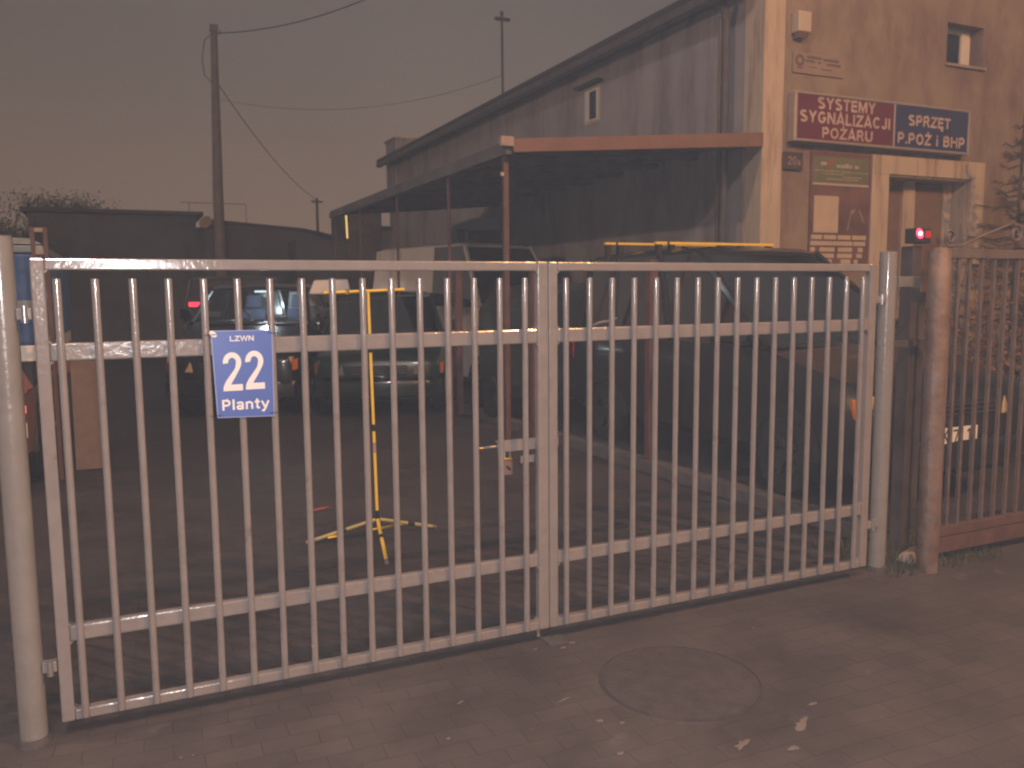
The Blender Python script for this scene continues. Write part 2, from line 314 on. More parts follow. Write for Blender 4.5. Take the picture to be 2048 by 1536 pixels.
# heavy grotesque capitals: (width, [centre lines]) in a box 1 high
GL = {
 'S': (.70, [_arc(.35, .735, .25, .175, 35, 180, 10)+_arc(.35, .735, .25, .175, 180, 262, 6)[1:]+_arc(.35, .28, .26, .19, 82, -90, 12)+_arc(.35, .28, .26, .19, -90, -150, 5)[1:]]),
 'Y': (.72, [[(.07, 1), (.36, .48), (.65, 1)], [(.36, .52), (.36, 0)]]),
 'T': (.66, [[(0, .91), (.66, .91)], [(.33, .9), (.33, 0)]]),
 'E': (.62, [[(.10, 0), (.10, 1)], [(.10, .91), (.60, .91)], [(.10, .52), (.56, .52)], [(.10, .09), (.62, .09)]]),
 'M': (.86, [[(.09, 0), (.09, 1)], [(.77, 0), (.77, 1)], [(.14, .95), (.43, .12), (.72, .95)]]),
 'G': (.76, [_arc(.38, .5, .28, .41, 38, 180, 10)+_arc(.38, .5, .28, .41, 180, 335, 10)[1:]+[(.655, .44)], [(.42, .44), (.74, .44)]]),
 'N': (.74, [[(.09, 0), (.09, 1)], [(.65, 0), (.65, 1)], [(.11, .96), (.63, .04)]]),
 'A': (.76, [[(.06, 0), (.38, .98), (.70, 0)], [(.18, .27), (.58, .27)]]),
 'L': (.58, [[(.10, 1), (.10, .09), (.58, .09)]]),
 'I': (.22, [[(.11, 0), (.11, 1)]]),
 'i': (.22, [[(.11, 0), (.11, .72)], [(.11, .84), (.11, 1)]]),
 'Z': (.66, [[(.04, .91), (.60, .91), (.06, .09), (.66, .09)]]),
 'C': (.74, [_arc(.38, .5, .28, .41, 40, 180, 10)+_arc(.38, .5, .28, .41, 180, 320, 10)[1:]]),
 'J': (.56, [[(.44, 1), (.44, .28)]+_arc(.27, .28, .17, .19, 0, -180, 8)]),
 'P': (.66, [[(.10, 0), (.10, 1)], [(.10, .91), (.36, .91)]+_arc(.36, .68, .20, .23, 90, -90, 8)+[(.10, .45)]]),
 'O': (.80, [_arc(.40, .5, .30, .41, 0, 360, 24)]),
 '0': (.62, [_arc(.31, .5, .22, .42, 0, 360, 24)]),
 'R': (.72, [[(.10, 0), (.10, 1)], [(.10, .91), (.38, .91)]+_arc(.38, .70, .19, .21, 90, -90, 8)+[(.10, .49)], [(.40, .49), (.64, 0)]]),
 'U': (.74, [[(.09, 1), (.09, .37)]+_arc(.37, .37, .28, .28, 180, 360, 12)+[(.65, 1)]]),
 'B': (.70, [[(.10, 0), (.10, 1)], [(.10, .91), (.38, .91)]+_arc(.38, .72, .17, .19, 90, -90, 8)+[(.10, .53)], [(.40, .53)]+_arc(.40, .31, .20, .22, 90, -90, 8)+[(.10, .09)]]),
 'H': (.74, [[(.09, 0), (.09, 1)], [(.65, 0), (.65, 1)], [(.09, .53), (.65, .53)]]),
 'K': (.72, [[(.10, 0), (.10, 1)], [(.66, 1), (.14, .42)], [(.30, .56), (.68, 0)]]),
 'W': (1.0, [[(.05, 1), (.26, .06), (.50, .92), (.74, .06), (.95, 1)]]),
 '.': (.22, [[(.11, 0), (.11, .19)]]),
 '7': (.62, [[(0, .91), (.54, .91), (.24, 0)]]), '1': (.42, [[(.02, .72), (.28, .93)], [(.30, 0), (.30, 1)]]),
 '2': (.64, [_arc(.32, .70, .22, .21, 170, -25, 12)+[(.10, .09), (.62, .09)]]),
 'l': (.22, [[(.11, 0), (.11, 1)]]),
 'a': (.60, [_arc(.27, .52, .20, .15, 160, 90, 4)+[(.34, .67)]+_arc(.34, .54, .13, .13, 80, 0, 5)+[(.47, 0)], _arc(.26, .22, .17, .15, 50, 380, 14)]),
 'n': (.60, [[(.09, 0), (.09, .72)], [(.10, .48)]+_arc(.29, .47, .20, .19, 170, 0, 8)+[(.49, 0)]]),
 't': (.40, [[(.19, .95), (.19, .2)]+_arc(.28, .2, .09, .13, 180, 280, 5)+[(.38, .08)], [(0, .66), (.38, .66)]]),
 'y': (.62, [[(.06, .72), (.31, .06)], [(.56, .72), (.30, -.02), (.20, -.20), (.04, -.20)]]),
}
GL['Ż'] = (.66, GL['Z'][1]+[[(.33, 1.06), (.33, 1.24)]]); GL['Ę'] = (.62, GL['E'][1]+[[(.50, .03), (.42, -.13), (.58, -.22)]])
def bold_text(body, m, parent, x0, x1, z0, z1, y, t=.18, gap=.09, thick=.0018, name="lettering"):
    W_ = sum((.34 if c == ' ' else GL[c][0]) for c in body)+gap*(len(body)-1); sx = (x1-x0)/W_; sz = z1-z0
    q = MB(); cur = 0.0; lay = 0
    for c in body:
        if c == ' ': cur += .34+gap; continue
        wd, paths = GL[c]
        for p in paths:
            pts = [Vector(((cur+a)*sx, b*sz)) for a, b in p]; th = t*sz*.5; closed = (pts[0]-pts[-1]).length < 1e-4; n = len(pts); pr = []
            for i_, v in enumerate(pts):
                a = pts[i_-1] if i_ > 0 else (pts[-2] if closed else None); b = pts[i_+1] if i_ < n-1 else (pts[1] if closed else None)
                d1 = (v-a).normalized() if a is not None else (b-v).normalized(); d2 = (b-v).normalized() if b is not None else d1
                nn = Vector((-(d1+d2).y, (d1+d2).x)); nn = nn.normalized() if nn.length > 1e-6 else Vector((-d1.y, d1.x))
                k_ = min(1/max(.35, nn.dot(Vector((-d1.y, d1.x)))), 2.2); wx = th*(1.0 if True else 1)
                pr.append((v+nn*th*k_, v-nn*th*k_))
            yy = y-.00015*(lay % 6); lay += 1
            for k in range(n-1):
                (a, b), (c_, d) = pr[k], pr[k+1]
                P4 = [a, b, d, c_]
                vs = [q.bm.verts.new((x0+v.x, yy-thick, z0+v.y)) for v in P4]; q.bm.faces.new(vs)
        cur += wd+gap
    bmesh.ops.remove_doubles(q.bm, verts=q.bm.verts[:], dist=1e-6)
    return q.build(name, m, parent)

# ================================================================== GROUND
g = MB(); g.box((-40, -30, -0.30), (60, 0.12, 0.0)); structure(g.build("pavement", pave_m))
g = MB(); g.box((-40, 0.12, -0.304), (60, 90, -0.004)); structure(g.build("ground", yard_m))

# manhole cover
mh = MB(); mh.disc((0, 0, 0.0), 0.33, (0, 0, 1), 0.004, 48)
mh_e = empty("manhole_cover", (2.35, -0.60, 0.001)); tag(mh_e, "round manhole cover set in the paving in front of the gate", "manhole cover")
mh.build("cover", cover_m, mh_e)
rg = MB()
for k in range(48):
    a0, a1 = 2*math.pi*k/48, 2*math.pi*(k+1)/48
    rg.hexa([(math.cos(a)*r, math.sin(a)*r, z) for z in (0.0, 0.0045) for (a, r) in ((a0, .335), (a1, .335), (a1, .341), (a0, .341))])
rg.build("rim", cover_m, mh_e)

# ================================================================== GATE
PX0, PX1 = 0.0, 4.055
def leaf(name, xa, xb, label, extra, first_x, n=16):
    e = empty(name, (xa, 0, 0)); tag(e, label, "gate leaf", "two leaves of the driveway gate")
    W = xb-xa; t = 0.020
    fr = MB(); fr.box((0, -t, 0.073), (0.045, t, 1.780)); fr.build("stile", gate_paint, e, 0.006)
    fr = MB(); fr.box((W-0.053, -t, 0.073), (W, t, 1.780)); fr.build("stile", gate_paint, e, 0.006)
    rl = MB(); rl.box((0.0455, -t, 1.738), (W-0.0535, t, 1.7795)); rl.build("top_rail", gate_paint, e, 0.006)
    rl = MB(); rl.box((0.0455, -t+.002, 1.415), (W-0.0535, t-.002, 1.480)); rl.build("middle_rail", gate_paint, e, 0.007)
    rl = MB(); rl.box((0.0455, -t+.002, 0.378), (W-0.0535, t-.002, 0.438)); rl.build("lower_rail", gate_paint, e, 0.007)
    rl = MB(); rl.box((0.0455, -t, 0.0735), (W-0.0535, t, 0.115)); rl.build("bottom_rail", gate_paint, e, 0.006)
    # weld beads in the corners
    for z in (1.738, 1.48, 1.415, 0.438, 0.378, 0.115):
        for x in (0.045, W-0.053):
            sx = 1 if x < 1 else -1; sz = -1 if z in (1.738, 1.415, 0.378) else 1
            wb = MB(); wb.prism([(x, -t+.003, z), (x+sx*.012, -t+.003, z), (x, -t+.003, z+sz*.012)], (0, 2*t-.006, 0)); wb.build("weld", gate_paint, e)
    for i in range(n):
        x = first_x + i*0.12165 - xa
        p = MB(); j = random.uniform(-.0012, .0012)
        p.tube([(x+j, -0.031, 0.086), (x+j, -0.031, 1.7075)], 0.0138, 14)
        p.build("picket", gate_paint, e, 0.002, True)
    return e
leafL = leaf("gate_leaf", 0.0, 2.0285, "left grey tube gate leaf carrying the blue number sign", None, 0.082)
leafR = leaf("gate_leaf", 2.0315, 4.055, "right grey tube gate leaf without a sign", None, 2.112)
# latch on the left leaf
lt = MB(); lt.box((1.79, 0.021, 0.925), (2.10, 0.028, 0.968)); o = lt.build("latch_plate", gate_paint, leafL, 0.002); o.parent = leafL
lt = MB(); lt.box((1.79, 0.022, 0.968), (1.99, 0.050, 0.977)); lt.build("latch_guard", gate_paint, leafL, 0.002)
lt = MB(); lt.box((1.905, 0.021, 0.865), (1.975, 0.028, 0.90)); lt.build("stop_plate", gate_paint, leafL, 0.002)
bt_ = MB(); bt_.tube([(1.695, 0.036, 0.948), (1.80, 0.036, 0.952)], 0.0065, 10); bt_.build("bolt", galv, leafL, 0, True)
bt_ = MB(); bt_.tube([(1.690, 0.036, 0.9478), (1.722, 0.036, 0.949)], 0.0072, 10); bt_.build("bolt_tip", brass, leafL, 0, True)
dr = MB(); dr.tube([(1.985, 0.012, 0.03), (1.985, 0.012, 0.30)], 0.008, 8); dr.build("drop_bolt", gate_paint, leafL, 0, True)
gp = MB(); gp.box((2.01, -0.05, 0.001), (2.11, 0.06, 0.010)); tag(gp.build("gate_stop", kerb_m), "small pale stop plate in the paving under the gate seam", "gate stop")
# padlock
pl = empty("padlock", (1.845, 0.038, 0.86)); tag(pl, "brass padlock hanging below the gate latch", "padlock")
b = MB(); b.box((-0.022, -0.011, -0.045), (0.022, 0.011, 0.022)); b.build("case", lock_shell, pl, 0.004)
b = MB(); b.box((-0.020, -0.014, 0.022), (0.020, 0.014, 0.034)); b.build("lock_body", brass, pl, 0.002)
b = MB(); b.tube([(-0.014, 0, 0.034), (-0.014, 0, 0.072), (-0.008, 0, 0.082), (0.008, 0, 0.082), (0.014, 0, 0.072), (0.014, 0, 0.034)], 0.004, 8); b.build("shackle", galv, pl, 0, True)
b = MB(); b.disc((0.0, -0.0135, -0.012), 0.006, (0, 1, 0), 0.002, 16, 0.016); b.build("keyhole", tape_k, pl)

# blue house number sign wired on pickets
sg = empty("number_sign", (0, 0, 0)); tag(sg, "blue enamel sign reading 22 Planty wired to the left gate leaf", "sign")
sy = -0.052
def plate_pts(y): return [(0.583, y, 1.512), (0.594, y, 1.178), (0.806, y, 1.171), (0.811, y, 1.510)]
b = MB(); b.prism(plate_pts(sy), (0, 0.004, 0)); b.build("rim", sign_rim, sg)
b = MB(); b.prism([(0.5875, sy-.0015, 1.5085), (0.598, sy-.0015, 1.182), (0.8025, sy-.0015, 1.1755), (0.807, sy-.0015, 1.5065)], (0, 0.0013, 0)); b.build("face", sign_blue, sg)
bold_text("LZWN", sign_white, sg, 0.651, 0.740, 1.470, 1.490, sy-.0016, .2, .08, .0004)
def digit_two(x0, x1, z0, z1, y):
    P_ = []
    for k in range(17):
        a = R(186-k*(186+32)/16); P_.append((.5+.47*math.cos(a), .735+.265*math.sin(a)))
    P_ += [(.80, .50), (.64, .36), (.44, .205), (.405, .165), (1.0, .165), (1.0, 0), (0, 0), (.015, .09), (.06, .165), (.17, .27), (.58, .54), (.65, .60)]
    for k in range(13):
        a = R(-30+k*(216)/12); P_.append((.5+.20*math.cos(a), .735+.125*math.sin(a)))
    q = MB(); q.prism([(x0+(x1-x0)*a, y-.0008, z0+(z1-z0)*b) for a, b in P_], (0, .0008, 0)); return q.build("lettering", sign_white, sg)
digit_two(0.620, 0.692, 1.280, 1.428, sy-.002); digit_two(0.702, 0.774, 1.282, 1.431, sy-.002)
bold_text("Planty", sign_white, sg, 0.612, 0.788, 1.206, 1.247, sy-.0016, .19, .08, .0004)
for (x, z, d) in ((0.590, 1.497, -1), (0.806, 1.498, 1), (0.598, 1.188, -1), (0.800, 1.186, 1)):
    b = MB(); b.tube([(x+d*-.012, sy-.003, z), (x, sy-.004, z), (x+d*.028, -0.044, z-.002), (x+d*.030, -0.018, z-.002)], 0.0015, 6); b.build("tie_wire", wire_black, sg)
b = MB(); b.disc((0.592, sy-.0022, 1.499), 0.010, (0, 1, 0), 0.0006, 9, 0.016); b.build("chipped_corner", sign_white, sg)

# gate posts
def round_post(name, x, y, r, h, m, label, lean=0.0):
    e = empty(name, (x, y, 0)); tag(e, label, "gate post")
    b = MB(); b.tube([(0, 0, -0.1), (lean, 0, h)], r, 28); b.build("tube", m, e, 0.003, True)
    b = MB(); b.disc((lean, 0, h), r*0.99, (0, 0, 1), 0.004, 28); b.build("cap", m, e)
    b = MB(); b.tube([(0, 0, -0.02), (0, 0, 0.015), (0, 0, 0.03)], [r*1.35, r*1.25, r*1.05], 18); b.build("footing", MATS["cast_iron_cover"], e, 0, True)
    return e
pL = round_post("gate_post", -0.095, 0.02, 0.047, 1.852, post_paint, "thick round grey gate post at the left edge of the picture")
pR = round_post("gate_post", 4.225, 0.06, 0.047, 1.846, post_paint, "round grey post holding the right gate leaf", -0.004)
for px, lx in ((pL, 1), (pR, -1)):
    for z in (0.292, 1.585):
        h = MB(); x0 = 0.044 if lx > 0 else -0.125
        h.box((x0, -0.035, z-.02), (x0+0.048 if lx > 0 else x0+0.083, 0.0, z+.02)); h.build("hinge_plate", gate_paint, px, 0.003)
        h = MB(); h.tube([(0.07*lx if lx > 0 else -0.085, -0.04, z-.03), (0.07*lx if lx > 0 else -0.085, -0.04, z+.03)], 0.011, 12); h.build("hinge_pin", galv, px, 0, True)

# ================================================================== RIGHT FENCE
rp_ = empty("fence_post", (4.482, -0.07, 0)); tag(rp_, "rusty peeling round post left of the scroll fence", "fence post")
b = MB(); b.tube([(0.0, 0, -0.1), (0.0, 0, 0.3), (-0.01, 0, 1.845), (-0.008, 0, 1.865)], [0.060, 0.059, 0.057, 0.045], 26); b.build("tube", rust_paint, rp_, 0, True)
cb = MB(); cb.box((4.27, 0.02, 1.652), (4.44, 0.045, 1.712)); tag(cb.build("cross_brace", galv, None, 0.004), "short shiny steel brace between the grey post and the rusty post", "brace")
# dark timber post behind the gap with red reader lamp
dp = MB(); dp.box((4.662, 0.27, 0.0), (4.738, 0.36, 1.90)); o = dp.build("timber_post", wood_dark, None, 0.006); tag(o, "dark timber post behind the gap between the two round posts", "post")
dp = MB(); dp.box((4.34, 0.20, 1.295), (4.80, 0.225, 1.335)); tag(dp.build("dark_strip", wood_dark, None, 0.003), "thin dark board across the gap between the posts", "board")
dp = MB(); dp.box((4.745, 0.29, 0.25), (4.815, 0.33, 1.62)); tag(dp.build("dark_strip", wood_dark, None, 0.003), "upright dark strip standing in for the shade just behind the rusty post", "board")  # dark strip added as the shade behind the rusty post
al = empty("signal_box", (4.71, 0.262, 1.96)); tag(al, "small dark box with glowing red lamps on the timber post", "signal box")
b = MB(); b.box((-0.066, -0.022, -0.045), (0.066, 0.06, 0.045)); b.build("box", trim_k, al, 0.006)
b = MB(); b.disc((-0.036, -0.030, 0.012), 0.013, (0, 1, 0), 0.008, 18); b.build("lamp", white_led, al)
b = MB(); b.disc((-0.036, -0.026, 0.012), 0.026, (0, 1, 0), 0.003, 18, 0.034); b.build("lamp_rim", red_led, al)
b = MB(); b.box((0.012, -0.027, -0.014), (0.058, -0.022, 0.030)); b.build("lamp", redl_m, al, 0.003)

fe = empty("scroll_fence", (4.55, 0, 0)); tag(fe, "old metal bar fence panel with scrollwork on top at right", "fence")
L0 = 2.2
b = MB(); b.box((0, -0.02, 1.815), (L0, 0.02, 1.868)); b.build("top_rail", fence_paint, fe, 0.004)
b = MB(); b.box((0, -0.02, 0.165), (L0, 0.02, 0.225)); b.build("bottom_rail", redbrown, fe, 0.004)
b = MB(); b.box((0, -0.012, 0.060), (L0, 0.012, 0.162)); b.build("kick_board", redbrown, fe, 0.004)
for i in range(20):
    x = (0.101, 0.165)[i] if i < 2 else 0.259 + (i-2)*0.1075
    b = MB(); b.bar((x, 0, 0.2251), (x, 0, 1.8149), 0.021, 0.018); b.build("fence_bar", fence_paint, fe)
def scroll(cx, cz, r, turn, start, d):
    pts = []
    for k in range(22):
        a = start + d*k/21*turn; q = r*(1-0.72*k/21)
        pts.append((cx+math.cos(a)*q, 0, cz+math.sin(a)*q))
    return pts
b = MB(); b.tube(scroll(0.085, 1.935, 0.048, R(520), R(250), -1), 0.008, 8); b.build("scroll", fence_paint, fe, 0, True)
b = MB(); b.tube([(0.06, 0, 1.885), (0.18, 0, 1.89), (0.38, 0, 1.955), (0.60, 0, 2.02)], 0.008, 8); b.build("curved_bar", fence_paint, fe, 0, True)
b = MB(); b.tube(scroll(0.655, 1.965, 0.058, R(520), R(120), -1), 0.011, 8); b.build("scroll", fence_paint, fe, 0, True)
b = MB(); b.tube(scroll(0.84, 1.965, 0.058, R(520), R(60), 1), 0.011, 8); b.build("scroll", fence_paint, fe, 0, True)
b = MB(); b.tube([(1.6, 0, 1.885), (1.48, 0, 1.89), (1.15, 0, 1.95), (0.88, 0, 2.02)], 0.008, 8); b.build("curved_bar", fence_paint, fe, 0, True)

st = MB()
pts = [(-.10, -.05, 0), (.09, -.06, 0), (.11, .05, 0), (-.08, .07, 0), (-.07, -.03, .07), (.07, -.04, .085), (.08, .03, .07), (-.06, .04, .05)]
st.hexa(pts); o = st.build("stone", stone_m, None, 0.012); o.location = (4.56, 0.10, 0); o.rotation_euler.z = 0.3; tag(o, "pale broken stone lying at the foot of the posts", "stone")
gr = MB()
for i in range(1700):
    x = random.uniform(4.20, 5.2); y = random.uniform(0.0, 0.55) if random.random() < .8 else random.uniform(-0.12, 0.1)
    h = random.uniform(.02, .08); a = random.uniform(0, 6.28); dx, dy = math.cos(a)*.004, math.sin(a)*.004; lx, ly = random.uniform(-.03, .03), random.uniform(-.03, .03)
    v = [gr.bm.verts.new(p) for p in ((x-dx, y-dy, 0), (x+dx, y+dy, 0), (x+lx, y+ly, h))]; gr.bm.faces.new(v)
o = gr.build("grass", grass_m); o["kind"] = "stuff"; tag(o, "thin grass at the foot of the posts", "grass", kind="stuff")

# ================================================================== RED POSTS AND KERB beside the yard
for i, (x, y, w_, h, lab) in enumerate(((4.54, 2.89, .080, 1.91, "nearest dull red post on the kerb, seen through the right gate leaf"),
                                 (4.345, 4.86, .085, 1.95, "dull red post on the kerb, seen beside the gate seam"),
                                 (4.30, 7.05, .085, 1.95, "farthest dull red post on the kerb, in front of the white van"))):
    b = MB(); b.box((-w_/2, -w_/2, 0.0), (w_/2, w_/2, h)); o = b.build("red_post", red_post, None, 0.006); o.location = (x, y, 0); tag(o, lab, "post", "dull red posts along the kerb")
kb = MB()
for k in range(12):
    y0 = 0.55 + k*0.98; x = 4.66 - 0.035*y0
    kb.hexa([(x-.08, y0, 0), (x+.05, y0, 0), (x+.02, y0+.965, 0), (x-.11, y0+.965, 0), (x-.07, y0, .115), (x+.05, y0, .12), (x+.02, y0+.965, .12), (x-.10, y0+.965, .115)])
tag(kb.build("kerb", kerb_m, None, 0.012), "old concrete kerb running back from the right gate post", "kerb")
vg = MB(); vg.box((4.72, 0.5, -0.02), (7.13, 13, 0.06)); structure(vg.build("raised_ground", yard_m))
br = MB(); br.tube([(0, 0, 0), (.04, 0, .012), (.085, 0, .018), (.13, 0, .03)], 0.006, 6); o = br.build("rope", litter_w); 
o.location = (2.30, 0.05, 1.487); tag(o, "pale rope end hanging just above the middle rail of the right leaf", "rope")

# ================================================================== BUILDING
FY, WX = 4.5, 7.14
bd = empty("plastered_building", (WX, FY, 0)); tag(bd, "two storey plastered building with lit orange street front and dark side wall", "building")
def B(n, a, b_, m, par=bd, bev=0.0):
    k = MB(); k.box([a[i]-(WX, FY, 0)[i] for i in range(3)], [b_[i]-(WX, FY, 0)[i] for i in range(3)]); return k.build(n, m, par, bev)
def rz_(x): return 5.12 + (x-WX)*0.42     # roof slope line of the gable front
# facade built round its openings
T = 0.30
k = MB()
def fb(x0, x1, z0, z1): k.hexa([(x0-WX, 0, z0), (x1-WX, 0, z0), (x1-WX, T, z0), (x0-WX, T, z0), (x0-WX, 0, z1[0]), (x1-WX, 0, z1[1]), (x1-WX, T, z1[1]), (x0-WX, T, z1[0])])
fb(WX, 9.17, 0, (rz_(WX), rz_(9.17)))
fb(9.17, 10.13, 3.07, (rz_(9.17), rz_(10.13)))
fb(10.13, 10.82, 3.07, (4.53, 4.53)); fb(10.13, 10.82, 5.04, (rz_(10.13), rz_(10.82)))
fb(10.82, 12.0, 3.07, (rz_(10.82), rz_(12))); fb(10.70, 12.0, 0, (3.07, 3.07)); fb(12.0, 17, 0, (rz_(12), rz_(12)))
bmesh.ops.remove_doubles(k.bm, verts=k.bm.verts[:], dist=0.0005)
k.build("front_wall", facade_m, bd)
B("side_wall", (WX, FY+T, 0), (WX+.3, 19.7, 5.12), side_m)
B("back_wall", (WX+.3, 19.4, 0), (17, 19.7, 5.12), side_m)
B("corner_pilaster", (WX-.022, FY-.022, 0), (WX+.28, FY-.001, 5.1), trim_m, bd, 0.004)
B("corner_pilaster", (WX-.022, FY, 0), (WX-.001, FY+.32, 5.1), trim_m, bd, 0.004)
k = MB()
k.prism([(WX-.30-WX, -.25, 5.13), (WX+4.86-WX, -.25, rz_(12)+.14), (9.86, -.25, rz_(12)-.1+.24), (9.86, -.25, rz_(12)+.28), (4.86, -.25, rz_(12)+.28), (-.30, -.25, 5.27)], (0, 15.6, 0))
k.build("roof", roof_m, bd)
B("gutter", (WX-.36, FY-.2, 5.045), (WX-.24, 19.7, 5.15), pipe_m, bd, 0.01)
B("far_parapet", (WX-.02, 15.6, 5.13), (WX+.5, 18.85, 5.36), roof_m)
ch = B("chimney", (WX-.06, 18.85, 4.2), (WX+.7, 19.75, 5.72), side_m, bd, 0.02)
B("chimney_cap", (WX-.10, 18.8, 5.72), (WX+.75, 19.8, 5.76), trim_m, ch).location = (0, 0, 0)
dpp = MB(); dpp.tube([(-.20-.0, .50, 5.0), (-.11, .56, 4.85), (-.11, .57, 0.1)], 0.05, 14); dpp.build("downpipe", pipe_m, bd, 0, True)
dpc = MB(); dpc.tube([(-.05, .75, 4.95), (-.05, .75, 3.9), (-.05, .75, 0.2)], 0.012, 8); dpc.build("cable", pipe_m, bd, 0, True)
# side window
wi = B("side_window", (WX-.018, 8.20, 4.24), (WX-.002, 8.66, 4.80), trim_m)
B("frame", (WX-.035, 8.235, 4.28), (WX-.0185, 8.625, 4.76), pvc, wi)
B("pane", (WX-.040, 8.27, 4.31), (WX-.0355, 8.47, 4.73), glass_dark, wi)
B("lintel_shade", (WX-.12, 8.1, 4.83), (WX-.002, 8.85, 4.87), roof_m, bd)
# upper front window set deep in its recess
uw = B("front_window", (10.13, FY+.20, 4.53), (10.82, FY+.25, 5.04), pvc)
B("pane", (10.20, FY+.190, 4.60), (10.60, FY+.199, 4.97), glass_dark, uw)
B("frame", (10.135, FY+.165, 4.535), (10.18, FY+.199, 5.035), pvc, uw); B("frame", (10.605, FY+.165, 4.535), (10.75, FY+.199, 5.035), pvc, uw)
B("frame", (10.181, FY+.165, 4.535), (10.604, FY+.199, 4.585), pvc, uw); B("frame", (10.181, FY+.165, 4.985), (10.604, FY+.199, 5.035), pvc, uw)
B("sill", (10.10, FY-.04, 4.495), (10.85, FY-.002, 4.528), alu, uw)
# door surround, jambs, door
ds = B("door_surround", (8.875, FY-.03, 3.071), (10.945, FY-.001, 3.30), trim_m, bd, 0.004)
B("jamb", (8.875, FY-.03, 0.1), (9.169, FY-.001, 3.0705), trim_m, ds, 0.004); B("jamb", (10.701, FY-.03, 0.1), (10.945, FY-.001, 3.0705), trim_m, ds, 0.004)
B("reveal", (9.172, FY+.001, 0.1), (9.19, FY+.42, 3.05), trim_m, ds); B("reveal", (10.68, FY+.001, 0.1), (10.698, FY+.42, 3.05), trim_m, ds)
B("soffit", (9.192, FY+.001, 3.05), (10.678, FY+.42, 3.068), trim_m, ds)
dr_ = B("door", (9.19, FY+.30, 0.12), (10.68, FY+.36, 3.05), door_m)
B("door_frame", (9.75, FY+.25, 0.12), (9.975, FY+.298, 3.045), trim_m, dr_, 0.004); B("door_frame", (10.52, FY+.25, 0.12), (10.679, FY+.298, 3.045), trim_m, dr_, 0.004)
B("door_leaf", (9.978, FY+.27, 0.12), (10.517, FY+.299, 3.0), door_m, dr_, 0.004)
B("handle", (10.03, FY+.23, 1.25), (10.06, FY+.268, 1.40), galv, dr_, 0.004)
B("door_step", (8.9, FY-.6, 0), (10.9, FY-.035, 0.30), kerb_m, bd, 0.01)

# twin sign on the front
SX0, SX1, SZ0, SZ1, SYF = 7.50, 10.46, 3.365, 3.93, FY-.13
tw = empty("company_sign", (SX0, SYF, SZ0)); tag(tw, "long red and navy sign board over the door reading SYSTEMY SYGNALIZACJI", "sign")
def SB(n, a, b_, m, bev=0.0):
    q = MB(); q.box(a, b_); return q.build(n, m, tw, bev)
SW, SH, DX = SX1-SX0, SZ1-SZ0, 1.60
SB("casing", (0, 0.004, 0), (SW, 0.125, SH), alu, 0.004)
SB("red_face", (0.03, -.0005, 0.03), (DX-.012, 0.0035, SH-.03), sign_red)
SB("blue_face", (DX+.012, -.0005, 0.03), (SW-.03, 0.0035, SH-.03), sign_navy)
for a, b_ in (((0, -.012, 0), (SW, .0035, .028)), ((0, -.012, SH-.028), (SW, .0035, SH)), ((0, -.012, .0285), (.028, .0035, SH-.0285)), ((SW-.028, -.012, .0285), (SW, .0035, SH-.0285)), ((DX-.01, -.010, .0285), (DX+.01, .0035, SH-.0285))):
    SB("frame_strip", a, b_, alu, 0.003)
bold_text("SYSTEMY", sign_letters, tw, 0.34, 1.27, 0.388, 0.522, -.001, .22)
bold_text("SYGNALIZACJI", sign_letters, tw, 0.07, 1.53, 0.222, 0.358, -.001, .22)
bold_text("POŻARU", sign_letters, tw, 0.42, 1.24, 0.055, 0.180, -.001, .22)
bold_text("SPRZĘT", sign_letters, tw, 1.84, 2.6, 0.300, 0.432, -.001, .22)
bold_text("P.POŻ i BHP", sign_letters, tw, 1.665, 2.88, 0.075, 0.208, -.001, .22)

# alarm box, plaque, number plate, notices
ab = empty("alarm_box", (7.505, FY-.13, 4.54)); tag(ab, "cream alarm siren box high on the front wall near the corner", "alarm box")
q = MB(); q.box((0.02, 0, 0.06), (0.21, 0.129, 0.29)); q.build("cover", alarm_m, ab, 0.012)
q = MB(); q.prism([(0.03, 0.01, 0.059), (0.20, 0.01, 0.059), (0.18, 0.05, 0.0), (0.05, 0.05, 0.0)], (0, 0.07, 0)); q.build("strobe", door_m, ab, 0.006)
pq = empty("wall_plaque", (7.55, FY-.022, 4.165)); tag(pq, "faded rectangular plaque with round emblem above the red sign", "plaque")
q = MB(); q.box((0, 0, 0), (0.80, 0.02, 0.235)); q.build("board", plaque_m, pq, 0.003)
q = MB()
for kk in range(28):
    a0, a1 = 2*math.pi*kk/28, 2*math.pi*(kk+1)/28
    q.hexa([(0.10+math.cos(a)*r, y, 0.145+math.sin(a)*r*1.0) for y in (-.003, -.0005) for (a, r) in ((a0, .035), (a1, .035), (a1, .068), (a0, .068))])
q.box((0.06, -.003, 0.055), (0.14, -.0005, 0.072)); q.build("emblem", plaque_d, pq)
q = MB()
for (a, b_, z, h) in ((.21, .43, .178, .030), (.46, .72, .168, .030), (.19, .33, .135, .024), (.38, .44, .130, .024), (.52, .74, .120, .028), (.24, .36, .075, .012), (.42, .60, .065, .012)):
    x = a
    while x < b_-.01:
        wd = random.uniform(.012, .022); q.box((x, -.003, z+random.uniform(-.002, .002)), (x+wd, -.0005, z+h)); x += wd+.006
q.build("worn_print", plaque_d, pq)
hn = empty("house_number_plate", (7.43, FY-.04, 3.045)); tag(hn, "dark rounded plate numbered 20 under the left end of the sign", "house number")
q = MB(); q.box((0.0, 0, 0), (0.30, 0.018, 0.205)); q.build("plate", mat("dark_number_plate", (0.075, 0.05, 0.04), .45), hn, 0.03, seg=3)
bold_text("20", mat("worn_number_paint", (0.30, 0.24, 0.22), .5), hn, 0.06, 0.195, 0.055, 0.155, -.0005, .15)
bold_text("B", MATS["worn_number_paint"], hn, 0.215, 0.255, 0.055, 0.11, -.0005, .2)

